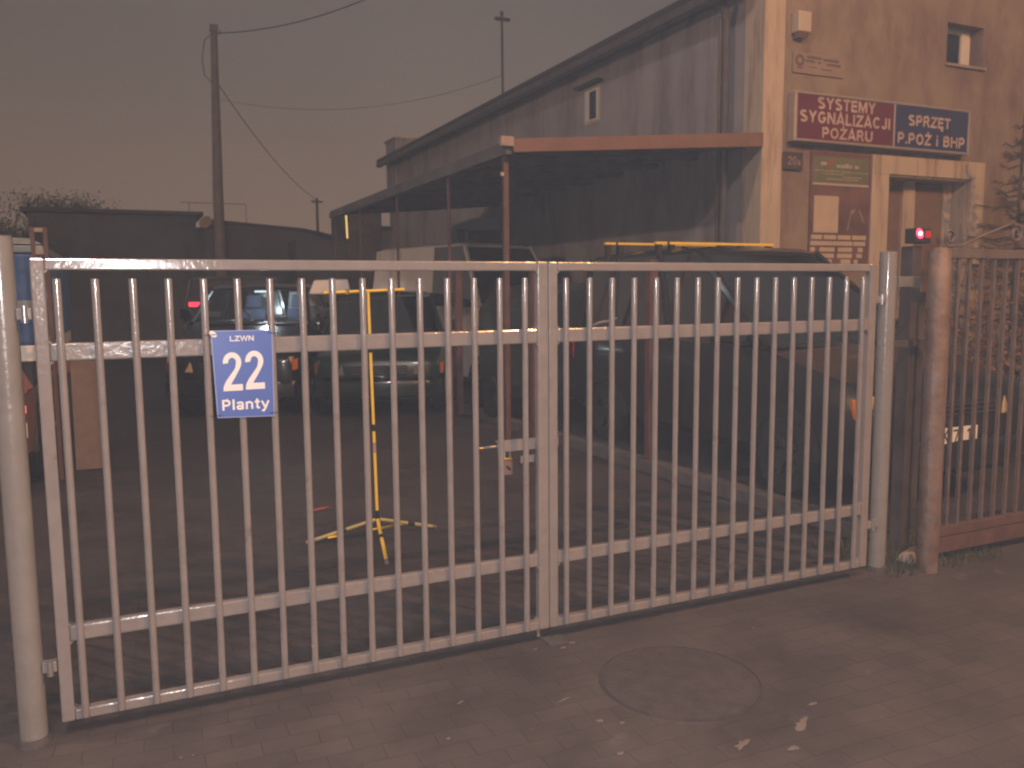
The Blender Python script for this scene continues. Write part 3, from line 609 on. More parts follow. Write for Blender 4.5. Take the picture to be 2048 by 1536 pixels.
nb = empty("notice_board", (7.87, FY-.03, 1.90)); tag(nb, "brown notice board with green header beside the door", "notice board")
def NB(n, a, b_, m, par=nb): q = MB(); q.box(a, b_); return q.build(n, m, par)
NB("board", (0, 0.005, 0), (0.985, 0.028, 1.38), poster_m)
NB("green_header", (0.03, 0, 1.02), (0.94, 0.0045, 1.33), green_m)
NB("divider_strip", (0.03, -.002, 0.99), (0.94, 0.0045, 1.015), alarm_m)
q = MB(); q.box((.15, -.003, 1.225), (.24, -.0005, 1.262))
for (a, b_) in ((.40, .47), (.48, .53), (.54, .60), (.61, .65), (.70, .765)): q.box((a, -.003, 1.205), (b_, -.0005, 1.24 + (0.015 if a > .5 and a < .58 else 0)))
q.build("logo_marks", mat("faded_header_print", (0.42, 0.36, 0.24), .6), nb)
q = MB(); q.disc((0.30, -.003, 1.262), 0.05, (0, 1, 0), 0.002, 16, 0.022); q.build("red_logo_mark", mat("faded_red_print", (0.35, 0.07, 0.06), .6), nb)
q = MB()
for z, a0, b0 in ((1.155, .05, .42), (1.15, .48, .88), (1.12, .18, .52), (1.09, .50, .80), (1.06, .25, .75)):
    x = a0
    while x < b0: wd = random.uniform(.02, .06); q.box((x, -.003, z), (x+wd, -.0005, z+.010)); x += wd+.012
q.build("small_print", MATS["faded_header_print"], nb)
pp = MB(); pp.box((0.06, -.006, 0.42), (0.45, 0.0045, 0.86)); pp.build("pinned_paper", paper_m, nb)
q = MB(); q.prism([(0.60, -.003, .46), (0.66, -.003, .70), (0.74, -.003, .72), (0.72, -.003, .68), (0.66, -.003, .64), (0.63, -.003, .46)], (0, .002, 0)); q.prism([(0.78, -.003, .71), (0.82, -.003, .70), (0.90, -.003, .55), (0.86, -.003, .56)], (0, .002, 0)); q.build("picture", mat("faded_photo_print", (0.27, 0.19, 0.165), .6), nb)
rows = ((.34, ((.03, .20), (.23, .43), (.46, .67), (.70, .93))), (.265, ((.02, .36), (.37, .70), (.72, .92))), (.19, ((.02, .09), (.17, .41), (.47, .70), (.80, .88))),
        (.115, ((.02, .08), (.15, .40), (.46, .70), (.78, .87))), (.045, ((.06, .20), (.22, .37), (.52, .68), (.74, .80))))
q = MB()
for z, cells in rows:
    for a, b_ in cells: q.box((a, -.004, z), (b_, 0.0045, z+.052))
q.build("slip_of_paper", paper_m, nb)

# ================================================================== CANOPY
cn = empty("canopy", (3.88, 4.5, 0)); tag(cn, "lean-to canopy with red brown fascia against the side wall", "canopy")
q = MB(); nx = 40
top = []; bot = []
q.hexa([(0, 0, 3.12), (3.23, 0, 3.39), (3.23, 8.1, 3.39), (0, 8.1, 3.12), (0, 0, 3.155), (3.23, 0, 3.425), (3.23, 8.1, 3.425), (0, 8.1, 3.155)])
q.build("roof_sheet", corr_m, cn)
q = MB(); q.hexa([(0.06, -.045, 3.035), (3.235, -.045, 3.285), (3.235, -.002, 3.285), (0.06, -.002, 3.035), (0.02, -.045, 3.165), (3.235, -.045, 3.445), (3.235, -.002, 3.445), (0.02, -.002, 3.165)]); q.build("fascia", fascia_m, cn, 0.004)
q = MB(); q.box((-.09, -.06, 3.09), (.045, -.0, 3.185)); q.build("beam_end", stone_m, cn, 0.004)
q = MB(); q.box((-.02, 0.0, 3.02), (0.05, 8.1, 3.119)); q.build("eave_beam", corr_m, cn)
q = MB()
for y in [0.25 + .9*i for i in range(9)]:
    q.hexa([(0.05, y, 3.03), (3.22, y, 3.30), (3.22, y+.06, 3.30), (0.05, y+.06, 3.03), (0.05, y, 3.118), (3.22, y, 3.385), (3.22, y+.06, 3.385), (0.05, y+.06, 3.118)])
q.build("rafter", wood_dark, cn)
for y in (0.16, 1.82, 3.95, 6.05, 7.9):
    hw = .027 if y < 1 else .016; q = MB(); q.box((0.02, y-hw, 0), (0.02+2*hw, y+hw, 3.019)); q.build("canopy_post", red_post, cn, 0.004)
q = MB(); q.disc((0.0, 0.13, 2.84), 0.02, (0, 1, 0), 0.02, 12); q.build("lamp_hook", galv, cn)

# ================================================================== VEHICLES
def wheel(par, x, y, r=0.31, wd=0.19):
    s = 1 if x > 0 else -1
    e = MB(); prof = [(0.55*r, 0), (0.93*r, 0), (r, 0.03), (r, wd-.03), (0.93*r, wd), (0.55*r, wd)]
    n = 28; rings = [[e.bm.verts.new((x-s*p[1], y+math.cos(2*math.pi*k/n)*p[0], r+math.sin(2*math.pi*k/n)*p[0])) for p in prof] for k in range(n)]
    for k in range(n):
        for j in range(len(prof)): e.bm.faces.new((rings[k][j], rings[(k+1) % n][j], rings[(k+1) % n][(j+1) % len(prof)], rings[k][(j+1) % len(prof)]))
    wh = e.build("wheel", tyre_m, par, 0, True)
    q = MB(); q.disc((x-s*.06, y, r), 0.57*r, (s, 0, 0), 0.02, 24)
    for k in range(5):
        a = 2*math.pi*k/5; q.bar((x-s*.03, y, r), (x-s*.025, y+math.cos(a)*.53*r, r+math.sin(a)*.53*r), 0.035, 0.05)
    q.build("rim", rim_m, wh)

def make_car(name, label, loc, rz, L, W, H, paint, cowl=1.0, wsb=0.95, wst=1.75, hood=(0.72, 1.02), rear=0.35, van=False, glass=tint_m, interior=False, cat="car",
             belt=1.05, head=headl_m, door_n=1, small_rear=False):
    e = empty(name, loc, rz); tag(e, label, cat)
    w2 = W/2
    def sec(y, wf, zb, ztop):
        a = w2*wf
        half = [(a*.80, .24), (a*.97, .34), (a, .55), (a, zb-.22), (a*.975, zb-.08), (a*.93, zb), (a*.62, ztop), (0, ztop+.015)]
        return [(x, y, z) for x, z in half] + [(-x, y, z) for x, z in half[-2::-1]]
    f0 = hood[0]
    S = [sec(0.0, .78, f0-.06, f0-.05), sec(.05, .90, f0, f0+.02), sec(.22, .97, f0+.04, f0+.09), sec(.55, 1.0, f0+.12, f0+.18), sec(wsb, 1.0, belt-.03, hood[1]), sec(wsb+.5, 1.0, belt, belt+.01),
         sec(L*.6, 1.0, belt+.01, belt+.02), sec(L-.35, .99, belt+.02, belt+.03), sec(L-.06, .95, belt-.0, belt+.0), sec(L, .86, belt-.12, belt-.1)]
    q = MB(); q.loft(S); q.build("body", paint, e, 0, True)
    # greenhouse
    wb, wt = w2*.925, w2*.76
    yb0, yb1, yt0, yt1 = wsb+.02, L-.05, wst, L-rear
    zb, zt = belt-.005, H
    P = lambda sx, t, v: None
    def base(sx, y): return Vector((sx*wb, y, zb))
    def topp(sx, y): return Vector((sx*wt, y, zt-.07))
    rf = MB(); secs = []
    for y, dz, wf in ((yt0-.03, -.055, .97), (yt0+.10, -.015, 1.0), ((yt0+yt1)/2, 0.0, 1.01), (yt1-.1, -.015, 1.0), (yt1+.02, -.06, .97)):
        a = wt*wf
        secs.append([(-a, y, zt-.085+dz*.3), (a, y, zt-.085+dz*.3), (a*1.01, y, zt-.045+dz*.5), (a*.86, y, zt-.008+dz), (0, y, zt+.006+dz), (-a*.86, y, zt-.008+dz), (-a*1.01, y, zt-.045+dz*.5)])
    rf.loft(secs); roof = rf.build("roof", paint, e, 0, True)
    mid = yb0 + (yb1-yb0)*.42; midt = yt0 + (yt1-yt0)*.33
    mid2 = yb0 + (yb1-yb0)*.74; midt2 = yt0 + (yt1-yt0)*.72
    for sx in (-1, 1):
        for (ya, yt_, wd) in ((yb0+.03, yt0, .06), (mid, midt, .09), (mid2, midt2, .08), (yb1-.06, yt1-.03, .12)):
            q = MB(); q.bar(base(sx, ya), topp(sx, yt_), .05, wd); q.build("pillar", paint, e, 0.008)
        cells = ((yb0+.10, mid-.05, yt0+.05, midt-.05), (mid+.05, mid2-.05, midt+.05, midt2-.05), (mid2+.05, yb1-.13, midt2+.05, yt1-.1))
        for ci, (a, b_, c, d) in enumerate(cells):
            if b_-a < .12: continue
            o1 = .012*sx
            q = MB(); q.prism([base(sx, a)+Vector((0, 0, 0)), base(sx, b_), topp(sx, d)+Vector((0, 0, .0)), topp(sx, c)], (o1, 0, 0))
            if van and ci > 0: q.build("side_panel", paint, e)
            else: q.build("side_window", glass, e)
    q = MB(); q.prism([(-wb+.04, yb0, zb+.0), (wb-.04, yb0, zb), (wt-.02, yt0-.02, zt-.075), (-wt+.02, yt0-.02, zt-.075)], (0, .012, 0)); wsn = q.build("windscreen", glass, e)
    q = MB()
    q.bar((-wb+.10, yb0-.035, zb+.03), (0.02, yb0-.03, zb+.055), .012, .014); q.bar((0.08, yb0-.035, zb+.03), (wb-.14, yb0-.0, zb+.075), .012, .014); q.build("wiper", trim_k, e)
    q = MB(); q.prism([(-wb+.05, yb1, zb+.02), (wb-.05, yb1, zb+.02), (wt-.03, yt1+.015, zt-.09), (-wt+.03, yt1+.015, zt-.09)], (0, .010, 0)); q.build("rear_window" if not van else "rear_panel", glass if not van else paint, e)
    # front end
    q = MB(); q.box((-w2*.42, -.018, f0-.20), (w2*.42, .03, f0-.08)); gl = q.build("grille", trim_k, e, 0.01)
    q = MB()
    for i in range(3): q.box((-w2*.40, -.024, f0-.185+i*.035), (w2*.40, -.019, f0-.172+i*.035))
    q.build("grille_bar", rim_m, gl)
    q = MB(); S2 = []
    for x, y in ((-w2*.96, .34), (-w2*.93, .10), (-w2*.6, -.035), (0, -.06), (w2*.6, -.035), (w2*.93, .10), (w2*.96, .34)):
        S2.append([(x, y-.02, .30), (x, y-.045, .44), (x, y-.02, .50), (x, y+.10, .50), (x, y+.10, .26)])
    q.loft(S2); q.build("bumper", trim_k if van else paint, e, 0, True)
    for sx in (-1, 1):
        q = MB(); q.hexa([Vector((sx*a, b_, c)) for a, b_, c in ((w2*.50, -.022, f0-.21), (w2*.88, .045, f0-.20), (w2*.90, .15, f0-.20), (w2*.50, .06, f0-.21), (w2*.53, .0, f0-.055), (w2*.90, .075, f0-.015), (w2*.92, .22, f0-.02), (w2*.53, .10, f0-.06))])
        hl = q.build("headlight", head, e, 0.012)
        q = MB(); q.disc((sx*w2*.93, .33, f0-.2), .0, (sx, 0, 0), .001, 6) if False else q.hexa([Vector((sx*a, b_, c)) for a, b_, c in ((w2*.905, .05, f0-.20), (w2*.955, .16, f0-.19), (w2*.95, .20, f0-.19), (w2*.90, .15, f0-.2), (w2*.905, .075, f0-.06), (w2*.96, .19, f0-.05), (w2*.95, .22, f0-.05), (w2*.90, .17, f0-.06))])
        q.build("indicator", amber_m, e, 0.006)
        q = MB(); q.disc((sx*w2*.62, -.035, .38), .045, (0, -1, 0), .02, 18); q.build("fog_light", chrome, e)
        q = MB(); y = wsb+.32; q.hexa([Vector((sx*a, b_, c)) for a, b_, c in ((w2+.03, y, belt+.02), (w2+.22, y+.03, belt+.03), (w2+.21, y+.12, belt+.03), (w2+.03, y+.12, belt+.02), (w2+.03, y, belt+.17), (w2+.21, y+.03, belt+.20), (w2+.20, y+.12, belt+.20), (w2+.03, y+.12, belt+.17))]); mi = q.build("mirror", paint if not van else trim_k, e, 0.03, seg=3)
        q = MB(); q.bar((sx*w2*.93, y+.06, belt+.0), (sx*(w2+.06), y+.06, belt+.06), .05, .04); q.build("mirror_arm", trim_k, mi)
        for wy in (.82, L-.80):
            wheel(e, sx*(w2+.005), wy)
            q = MB()
            for k in range(12):
                a0, a1 = math.pi*k/12, math.pi*(k+1)/12
                q.hexa([(sx*xx, wy+math.cos(a)*r, .31+math.sin(a)*r) for xx in (w2-.05, w2+.006) for (a, r) in ((a0, .33), (a1, .33), (a1, .395), (a0, .395))])
            q.build("wheel_arch", trim_k, e)
        q = MB(); q.box((sx*(w2*.86)-.07, L-.07, belt-.30), (sx*(w2*.86)+.07, L+.005, belt-.05)); q.build("tail_light", redl_m if not van else trim_k, e, 0.012)
        # door seams and handles
        for y_ in (mid-.02, mid2-.02):
            q = MB(); q.box((sx*(w2+.001)-.002, y_-.16, belt-.20), (sx*(w2+.001)+.022*sx, y_-.02, belt-.17)) if False else q.bar((sx*(w2+.012), y_-.18, belt-.18), (sx*(w2+.012), y_-.04, belt-.18), .022, .026); q.build("door_handle", paint, e, 0.006)
    # cabin floor, seats, dashboard
    q = MB(); q.box((-wb+.06, wsb+.12, belt-.16), (wb-.06, wsb+.52, belt-.015)); q.build("dashboard", trim_k, e, 0.03)
    for sx in (-.36, .36):
        q = MB(); q.hexa([(sx-.22, wsb+1.25, belt-.5), (sx+.22, wsb+1.25, belt-.5), (sx+.22, wsb+1.42, belt-.5), (sx-.22, wsb+1.42, belt-.5), (sx-.20, wsb+1.42, belt+.16), (sx+.20, wsb+1.42, belt+.16), (sx+.18, wsb+1.52, belt+.16), (sx-.18, wsb+1.52, belt+.16)]); s_ = q.build("seat", seat_m, e, 0.05, seg=3)
        q = MB(); q.hexa([(sx-.13, wsb+1.42, belt+.17), (sx+.13, wsb+1.42, belt+.17), (sx+.13, wsb+1.51, belt+.17), (sx-.13, wsb+1.51, belt+.17), (sx-.11, wsb+1.43, belt+.37), (sx+.11, wsb+1.43, belt+.37), (sx+.11, wsb+1.50, belt+.37), (sx-.11, wsb+1.50, belt+.37)]); q.build("headrest", seat_m, s_, 0.04, seg=3)
    q = MB()
    for k in range(20):
        a0, a1 = 2*math.pi*k/20, 2*math.pi*(k+1)/20
        q.bar((-.36+math.cos(a0)*.18, wsb+.68, belt+.0+math.sin(a0)*.17), (-.36+math.cos(a1)*.18, wsb+.68, belt+.0+math.sin(a1)*.17), .025, .025)
    q.build("steering_wheel", trim_k, e)
    return e

def number_plate(par, x0, x1, z0, z1, y, body=None, tx=None, m=plate_w):
    q = MB(); q.box((x0, y, z0), (x1, y+.012, z1)); p = q.build("number_plate", m, par, 0.003)
    if body:
        for ch_, a, b_ in body: bold_text(ch_, tape_k, p, a, b_, z0+.014, z1-.016, y-.0003, .15, .08, .0004)
    return p

# the dark people carrier behind the scroll fence
mpv = make_car("people_carrier", "dark people carrier with roof bars parked beside the side wall, facing the street", (5.74, 0.72, 0.06), R(0.0), 4.30, 1.78, 1.99, paint_char,
               wsb=1.05, wst=2.15, hood=(0.86, 1.10), rear=0.18, belt=1.12, glass=tint_m)
for (y, z) in ((2.80, 2.035), (3.75, 2.08)):
    q = MB(); q.box((-.74, y-.022, z-.012), (.72, y+.022, z+.014)); bb = q.build("roof_bar", tape_y, mpv, 0.004)
    q = MB()
    for x in (-.70, -.55, .30, .66): q.box((x-.025, y-.03, 1.90), (x+.025, y+.03, z-.0125))
    for x in (-.6,): q.box((x-.01, y-.026, z-.014), (x+.012, y+.026, z+.017))
    q.build("bar_foot", trim_k, bb)
number_plate(mpv, -0.42, 0.10, 0.485, 0.60, -.075, (("K", -0.265, -0.205), ("7", -0.155, -0.092), ("1", -0.012, 0.026)))

carA = make_car("parked_car", "black car in the yard facing the gate, seen above the blue sign", (1.45, 7.95, 0), R(-24), 4.3, 1.80, 1.78, paint_black,
                wsb=1.0, wst=1.55, hood=(0.84, 1.16), rear=.4, belt=1.24, glass=glass_m)
for sx in (-1, 1):
    pass
q = MB(); q.hexa([(.02, 3.0, 1.25), (.50, 3.0, 1.25), (.50, 3.05, 1.25), (.02, 3.05, 1.25), (.10, 2.9, 1.66), (.46, 2.9, 1.66), (.46, 2.95, 1.66), (.10, 2.95, 1.66)])
q.build("cabin_trim", liner_m, carA)
q = MB(); q.box((-.62, 1.20, 1.236), (-.30, 1.42, 1.262)); q.build("dash_paper", liner_m, carA); q = MB(); q.box((-.2, 1.18, 1.236), (.06, 1.34, 1.256)); q.build("dash_paper", liner_m, carA)
q = MB(); q.box((-.10, 1.66, 1.655), (.10, 1.76, 1.70)); q.build("dome_lamp", emis("lit_dome_lamp", (.9, .95, 1), 2.5), carA)
dl = lamp("dome_lamp_light", (0, 0, 0), 38.0, (.85, .93, 1.0), .03); dl.parent = carA; dl.location = (0.0, 1.85, 1.62)
q = MB(); q.box((-.62, 3.2, 1.20), (.62, 3.6, 1.26)); q.build("parcel_shelf", liner_m, carA)
q = MB(); q.hexa([(.60, 1.9, 1.25), (.74, 1.9, 1.25), (.76, 2.3, 1.25), (.62, 2.3, 1.25), (.52, 1.95, 1.68), (.60, 1.95, 1.68), (.62, 2.3, 1.68), (.54, 2.3, 1.68)]); q.build("cabin_trim", liner_m, carA)
q = MB(); q.tube([(-.80, 1.0, 1.255), (.80, 1.0, 1.255)], .010, 6); q.tube([(.81, 1.0, 1.255), (.675, 1.51, 1.70)], .010, 6); q.tube([(-.81, 1.0, 1.255), (-.675, 1.51, 1.70)], .010, 6); q.build("window_seal", chrome, carA, 0, True)
q = MB(); q.disc((.60, -.055, .55), .035, (0, -1, 0), .02, 18, .05); q.build("lamp", amber_m, carA)

carB = make_car("parked_car", "dark green car in the yard behind the yellow tripod stand", (3.22, 7.15, 0), R(-20), 4.1, 1.76, 1.66, paint_green,
                wsb=.95, wst=1.5, hood=(0.78, 1.03), rear=.35, belt=1.06, glass=tint_m, head=chrome)
sh = MB(); sh.hexa([(-.30, -.2, 0), (.30, -.2, 0), (.24, .2, 0), (-.22, .2, 0), (-.22, -.18, .20), (.26, -.18, .21), (.22, .18, .21), (-.18, .18, .20)])
o = sh.build("cardboard_box", paint_white, None, 0.02); o.location = (3.02, 8.9, 1.62); o.rotation_euler.z = R(-15); tag(o, "pale box on the roof of the dark green car", "box")
q = MB(); q.box((-.012, -.012, 0), (.012, .012, .22)); o = q.build("lamp_stick", litter_w); o.location = (2.50, 8.6, 1.60); tag(o, "short white upright stick left of the pale box", "stick")

van = make_car("delivery_van", "white delivery van parked under the canopy", (6.14, 7.50, 0), R(15), 4.2, 1.74, 2.42, paint_white, wsb=.95, wst=1.55, hood=(0.95, 1.30), rear=.08, van=True, belt=1.42, glass=tint_m, cat="van")

carC = make_car("parked_van", "dark van far back in the yard showing one red tail light", (2.95, 16.25, 0), R(168), 4.6, 1.85, 1.95, paint_char, wsb=1.0, wst=1.8, hood=(.85, 1.1), rear=.12, van=True, belt=1.15, cat="van")
q = MB(); q.box((.56, 4.59, 1.42), (.74, 4.64, 1.50)); q.build("brake_light", emis("lit_red_tail_lamp", (1, .06, .12), 1.0), carC)
q = MB(); q.box((.22, 4.59, 1.24), (.56, 4.62, 1.34)); q.build("number_plate", plate_w, carC)

ct = empty("added_cover_trailer", (4.50, 5.35, 0.06)); tag(ct, "added dark tarpaulin covered trailer hiding the lower front of the white van", "trailer")  # made-up dark bulk, added so the van's pale lower front stays dark
q = MB(); S3 = []
for y, a in ((0, 0), (.08, .05), (.8, .02), (1.45, .05), (1.55, 0)):
    S3.append([(0.02-a*.3, y, .42), (1.5+a*.3, y, .42), (1.5+a*.2, y, 1.35+a), (1.30, y, 1.58+a*1.6), (.8, y, 1.64+a), (.25, y, 1.56+a*1.4), (0.02-a*.2, y, 1.33+a)])
q.loft(S3); q.build("tarpaulin", mat("dark_green_tarpaulin", (.03, .038, .034), .6, 0, .3, 4, .6, 6), ct, 0.02, True)
q = MB(); q.box((.05, .05, .30), (1.47, 1.5, .415)); q.build("chassis", dark_steel, ct)
for x in (.02, 1.5): wheel(ct, x, .8, .27, .16)
# left edge: blue truck, timber rack, reddish car
tr = empty("tarpaulin_truck", (-1.45, 5.3, 0)); tag(tr, "blue tarpaulin covered truck at the left edge of the yard", "truck")
q = MB(); q.box((-1.2, 0, 1.20), (1.10, 3.6, 2.02)); q.build("tarpaulin", blue_tarp, tr, 0.03)
q = MB(); q.box((-1.2, 0.0, 2.025), (1.10, 3.6, 2.09)); q.hexa([(-1.2, 0, 2.12), (1.10, 0, 2.10), (1.10, 3.6, 2.10), (-1.2, 3.6, 2.12), (-1.2, .05, 2.24), (1.0, .05, 2.155), (1.0, 3.6, 2.155), (-1.2, 3.6, 2.24)]); q.build("roof_panel", silver_m, tr, 0.01)
q = MB(); q.box((-1.2, -.03, 1.05), (1.08, 3.6, 1.195)); q.build("tailboard", plate_w, tr, 0.01)
q = MB(); q.box((-1.1, 0.0, .70), (.95, 3.5, 1.045)); q.build("chassis", trim_k, tr)
q = MB(); q.box((.80, -.012, 1.50), (1.02, -.002, 1.60)); q.build("tarpaulin_patch", silver_m, tr)
for x in (-1.0, 1.0):
    wheel(tr, x, .8, .42, .25); wheel(tr, x, 3.0, .42, .25)
rk = empty("timber_rack", (-.36, 5.0, 0)); tag(rk, "tall red brown timber frame beside the blue truck", "frame")
for x in (-.045, .055):
    q = MB(); q.box((x-.017, -.02, 0), (x+.017, .02, 2.23)); q.build("upright", redbrown, rk, 0.003)
for z in (.5, .95, 1.25, 1.62, 2.0, 2.19):
    q = MB(); q.box((-.027, -.012, z), (.037, .012, z+.035)); q.build("rung", stone_m, rk)
bx = MB(); bx.box((-.15, -.02, 0), (.13, .03, 1.03)); o = bx.build("plywood_board", mat("plywood", (.21, .15, .12), .8), None, 0.003); o.location = (-.06, 5.4, 0.0); o.rotation_euler.x = R(-6); tag(o, "brown board leaning behind the left gate leaf", "board")
cr_ = make_car("parked_car", "brownish red car with a lit tail light squeezed in at the left edge", (-1.20, 7.2, 0), R(180), 3.0, 1.45, 1.10, paint_red, wsb=.7, wst=1.1, hood=(.6, .8), rear=.3, belt=.82, glass=tint_m)
cr_.location = (-1.18, 7.35, 0)
q = MB(); q.box((-.70, 3.0, .70), (-.58, 3.03, .76)); q.build("lit_tail_light", emis("lit_pink_tail_lamp", (1, .2, .15), .9), cr_)
q = MB(); q.box((-.70, 3.0, .50), (-.60, 3.02, .62)); q.build("reflector", plate_w, cr_)

# ================================================================== YELLOW TRIPOD
tp = empty("tripod_stand", (1.762, 2.0, 0)); tag(tp, "yellow and black banded tripod stand with a crossbar behind the gate", "tripod stand")
def seg(n, pts, r, cols):
    for i, (a, b_, c) in enumerate(cols):
        P0 = Vector(pts[0]).lerp(Vector(pts[1]), a); P1 = Vector(pts[0]).lerp(Vector(pts[1]), b_)
        q = MB(); q.tube([P0, P1], r*(1.0 if c is tape_y else 1.12), 10); q.build(n, c, tp, 0, True)
seg("pole", ((0, 0, 0.13), (-.022, 0, 1.65)), .0105, ((0, .04, tape_k), (.04, .30, tape_y), (.30, .345, stone_m), (.345, .395, tape_y), (.395, .425, tape_k), (.425, .74, tape_y), (.74, .77, tape_k), (.77, 1, tape_y)))
q = MB(); q.tube([(0, 0, .10), (0, 0, .15)], .018, 12); q.build("hub", tape_k, tp, 0, True)
seg("leg", ((0, 0, .13), (-.465, .075, .008)), .011, ((0, .44, mat("dull_yellow_tape", (.45, .40, .16), .5)), (.44, .55, tape_k), (.55, .85, MATS["dull_yellow_tape"]), (.85, 1, stone_m)))
seg("leg", ((0, 0, .13), (.432, .05, .008)), .011, ((0, .5, MATS["dull_yellow_tape"]), (.5, .62, tape_k), (.62, .93, MATS["dull_yellow_tape"]), (.93, 1, litter_w)))
seg("leg", ((0, 0, .13), (-.10, -.56, .008)), .012, ((0, .4, tape_y), (.4, .47, tape_k), (.47, .95, tape_y), (.95, 1, litter_w)))
seg("brace", ((-.33, .03, .035), (.25, .08, .055)), .007, ((0, .15, tape_y), (.15, .5, tape_k), (.5, 1, tape_y)))
seg("crossbar", ((-.313, 0, 1.647), (.222, 0, 1.665)), .0105, ((0, 1, tape_y),))
for x in (-.16, .12):
    q = MB(); q.tube([(x, -.004, 1.635), (x, -.004, 1.672)], .014, 8); q.build("clamp", brass, tp, 0, True)

# ================================================================== FAR BACKGROUND
sd = empty("storage_shed", (-1.7, 22, 0)); tag(sd, "long low dark shed across the back of the yard at left", "shed")
q = MB(); q.box((-.2, 0, 0), (3.9, 3, 3.80)); q.box((3.9, .3, 0), (4.6, 3, 3.5)); q.build("wall", shed_m, sd)
q = MB(); q.box((-.35, -.2, 3.80), (4.1, 3.2, 3.90)); q.build("roof", roof_m, sd)
q = MB(); q.disc((4.15, -.2, 3.62), .19, (0, 1, 0), .1, 10, .15); q.build("pale_vent", brick_m, sd)
s2 = empty("garage_row", (2.7, 22.6, 0)); tag(s2, "lower dark garage row with sloping roof right of the shed", "garage")
q = MB(); q.prism([(0, 0, 0), (3.6, 0, 0), (3.6, 0, 3.28), (2.6, 0, 3.48), (0, 0, 3.68)], (0, 3, 0)); q.build("wall", shed_m, s2)
q = MB(); q.prism([(-.1, -.1, 3.69), (2.6, -.1, 3.49), (3.7, -.1, 3.27), (3.7, -.1, 3.33), (2.6, -.1, 3.56), (-.1, -.1, 3.76)], (0, 3.2, 0)); q.build("roof", roof_m, s2)
s3 = empty("brick_outbuilding", (4.6, 19.6, 0)); tag(s3, "small dull brown outbuilding seen behind the white van", "outbuilding")
q = MB(); q.box((2.2, 0, 0), (4.3, 2.5, 3.35)); q.build("wall", brick_m, s3); q = MB(); q.box((1.2, -.3, 0), (2.18, 1.5, 3.9)); q.build("wing", wood_dark, s3)
q = MB(); q.box((2.1, -.1, 3.35), (4.4, 2.6, 3.45)); q.build("roof", roof_m, s3)
q = MB(); q.box((-.2, -.6, 0), (1.15, .6, 3.0)); q.build("lean_to", shed_m, s3)
lw = MB(); lw.bar((5.70, 18.8, 3.05), (5.68, 18.8, 3.75), .035, .03); tag(lw.build("far_light", far_tube), "thin bright yellow strip of light below the canopy edge", "light")
cv = empty("caravan", (6.2, 12.6, 0)); cv.rotation_euler.z = R(-25); tag(cv, "pale bluish caravan under the back of the canopy", "caravan")
q = MB(); q.prism([(0, 0, .4), (1.75, 0, .4), (1.75, 0, 2.55), (1.55, 0, 3.0), (1.2, 0, 3.10), (.5, 0, 3.08), (.1, 0, 2.95), (0, 0, 2.6)], (0, 2.0, 0)); q.build("body", caravan_m, cv, 0.04)
q = MB(); q.box((.45, -.012, 2.55), (1.45, -.002, 2.85)); q.build("window", glass_dark, cv, 0.01); q = MB(); q.box((.22, -.012, 2.5), (.36, -.002, 2.87)); q.build("window", glass_dark, cv)
for x in (.3, 1.5): wheel(cv, x+.1, .6, .33, .2)

def wire(name, pts, r, label, m=wire_black):
    b = MB(); b.tube(pts, r, 5); tag(b.build(name, m), label, "cable")
up = empty("utility_pole", (2.50, 19, 0)); tag(up, "tall concrete utility pole rising behind the dark shed", "utility pole")
q = MB(); q.tube([(0, 0, 0), (.03, 0, 4), (.11, 0, 8.1)], [.14, .125, .075], 14); q.build("pole", pole_m, up, 0, True)
q = MB(); q.box((.02, -.1, 8.0), (.2, .1, 8.14)); q.tube([(.11, -.08, 7.9), (.25, -.08, 7.95), (.25, -.08, 8.02)], .02, 6); q.build("bracket", pole_m, up)
q = MB(); q.tube([(.1, -.08, 7.95), (-.12, -.1, 7.75), (-.2, -.1, 7.3), (-.16, -.1, 6.9), (.02, -.08, 6.75)], .012, 6); q.build("cable_loop", wire_black, up, 0, True)
def sag(p, q_, s, n=16): p = Vector(p); q_ = Vector(q_); return [p.lerp(q_, i/n) - Vector((0, 0, s*4*(i/n)*(1-i/n))) for i in range(n+1)]
wire("overhead_cable", sag((2.62, 19, 7.95), (9.5, 12, 10.6), .9), .014, "sagging overhead cable from the pole top to the upper right")
wire("overhead_cable", sag((2.62, 19, 6.8), (8.30, 35, 5.75), .35), .012, "thin cable sloping down from the tall pole to the small far pole")
wire("overhead_cable", sag((2.6, 19, 6.4), (9.0, 16.1, 6.9), .5), .005, "faint sagging cable between the tall pole and the roof mast")
fp = empty("utility_pole", (8.31, 35, 0)); tag(fp, "small distant pole left of the canopy", "utility pole")
q = MB(); q.tube([(0, 0, 0), (0, 0, 5.82)], [.09, .06], 10); q.build("pole", pole_m, fp, 0, True); q = MB(); q.box((-.25, -.05, 5.62), (.25, .05, 5.70)); q.build("cross_arm", pole_m, fp)
ms = empty("roof_mast", (8.98, 16, 5.6)); tag(ms, "thin aerial mast with crossbar on the building roof", "mast")
q = MB(); q.tube([(0, 0, -.3), (-.01, 0, 2.78)], .032, 8); q.build("mast_tube", dark_steel, ms, 0, True)
q = MB(); q.box((-.19, -.03, 2.56), (.20, .03, 2.63)); q.box((-.05, -.03, 2.70), (.03, .03, 2.76)); q.build("crossbar", dark_steel, ms)
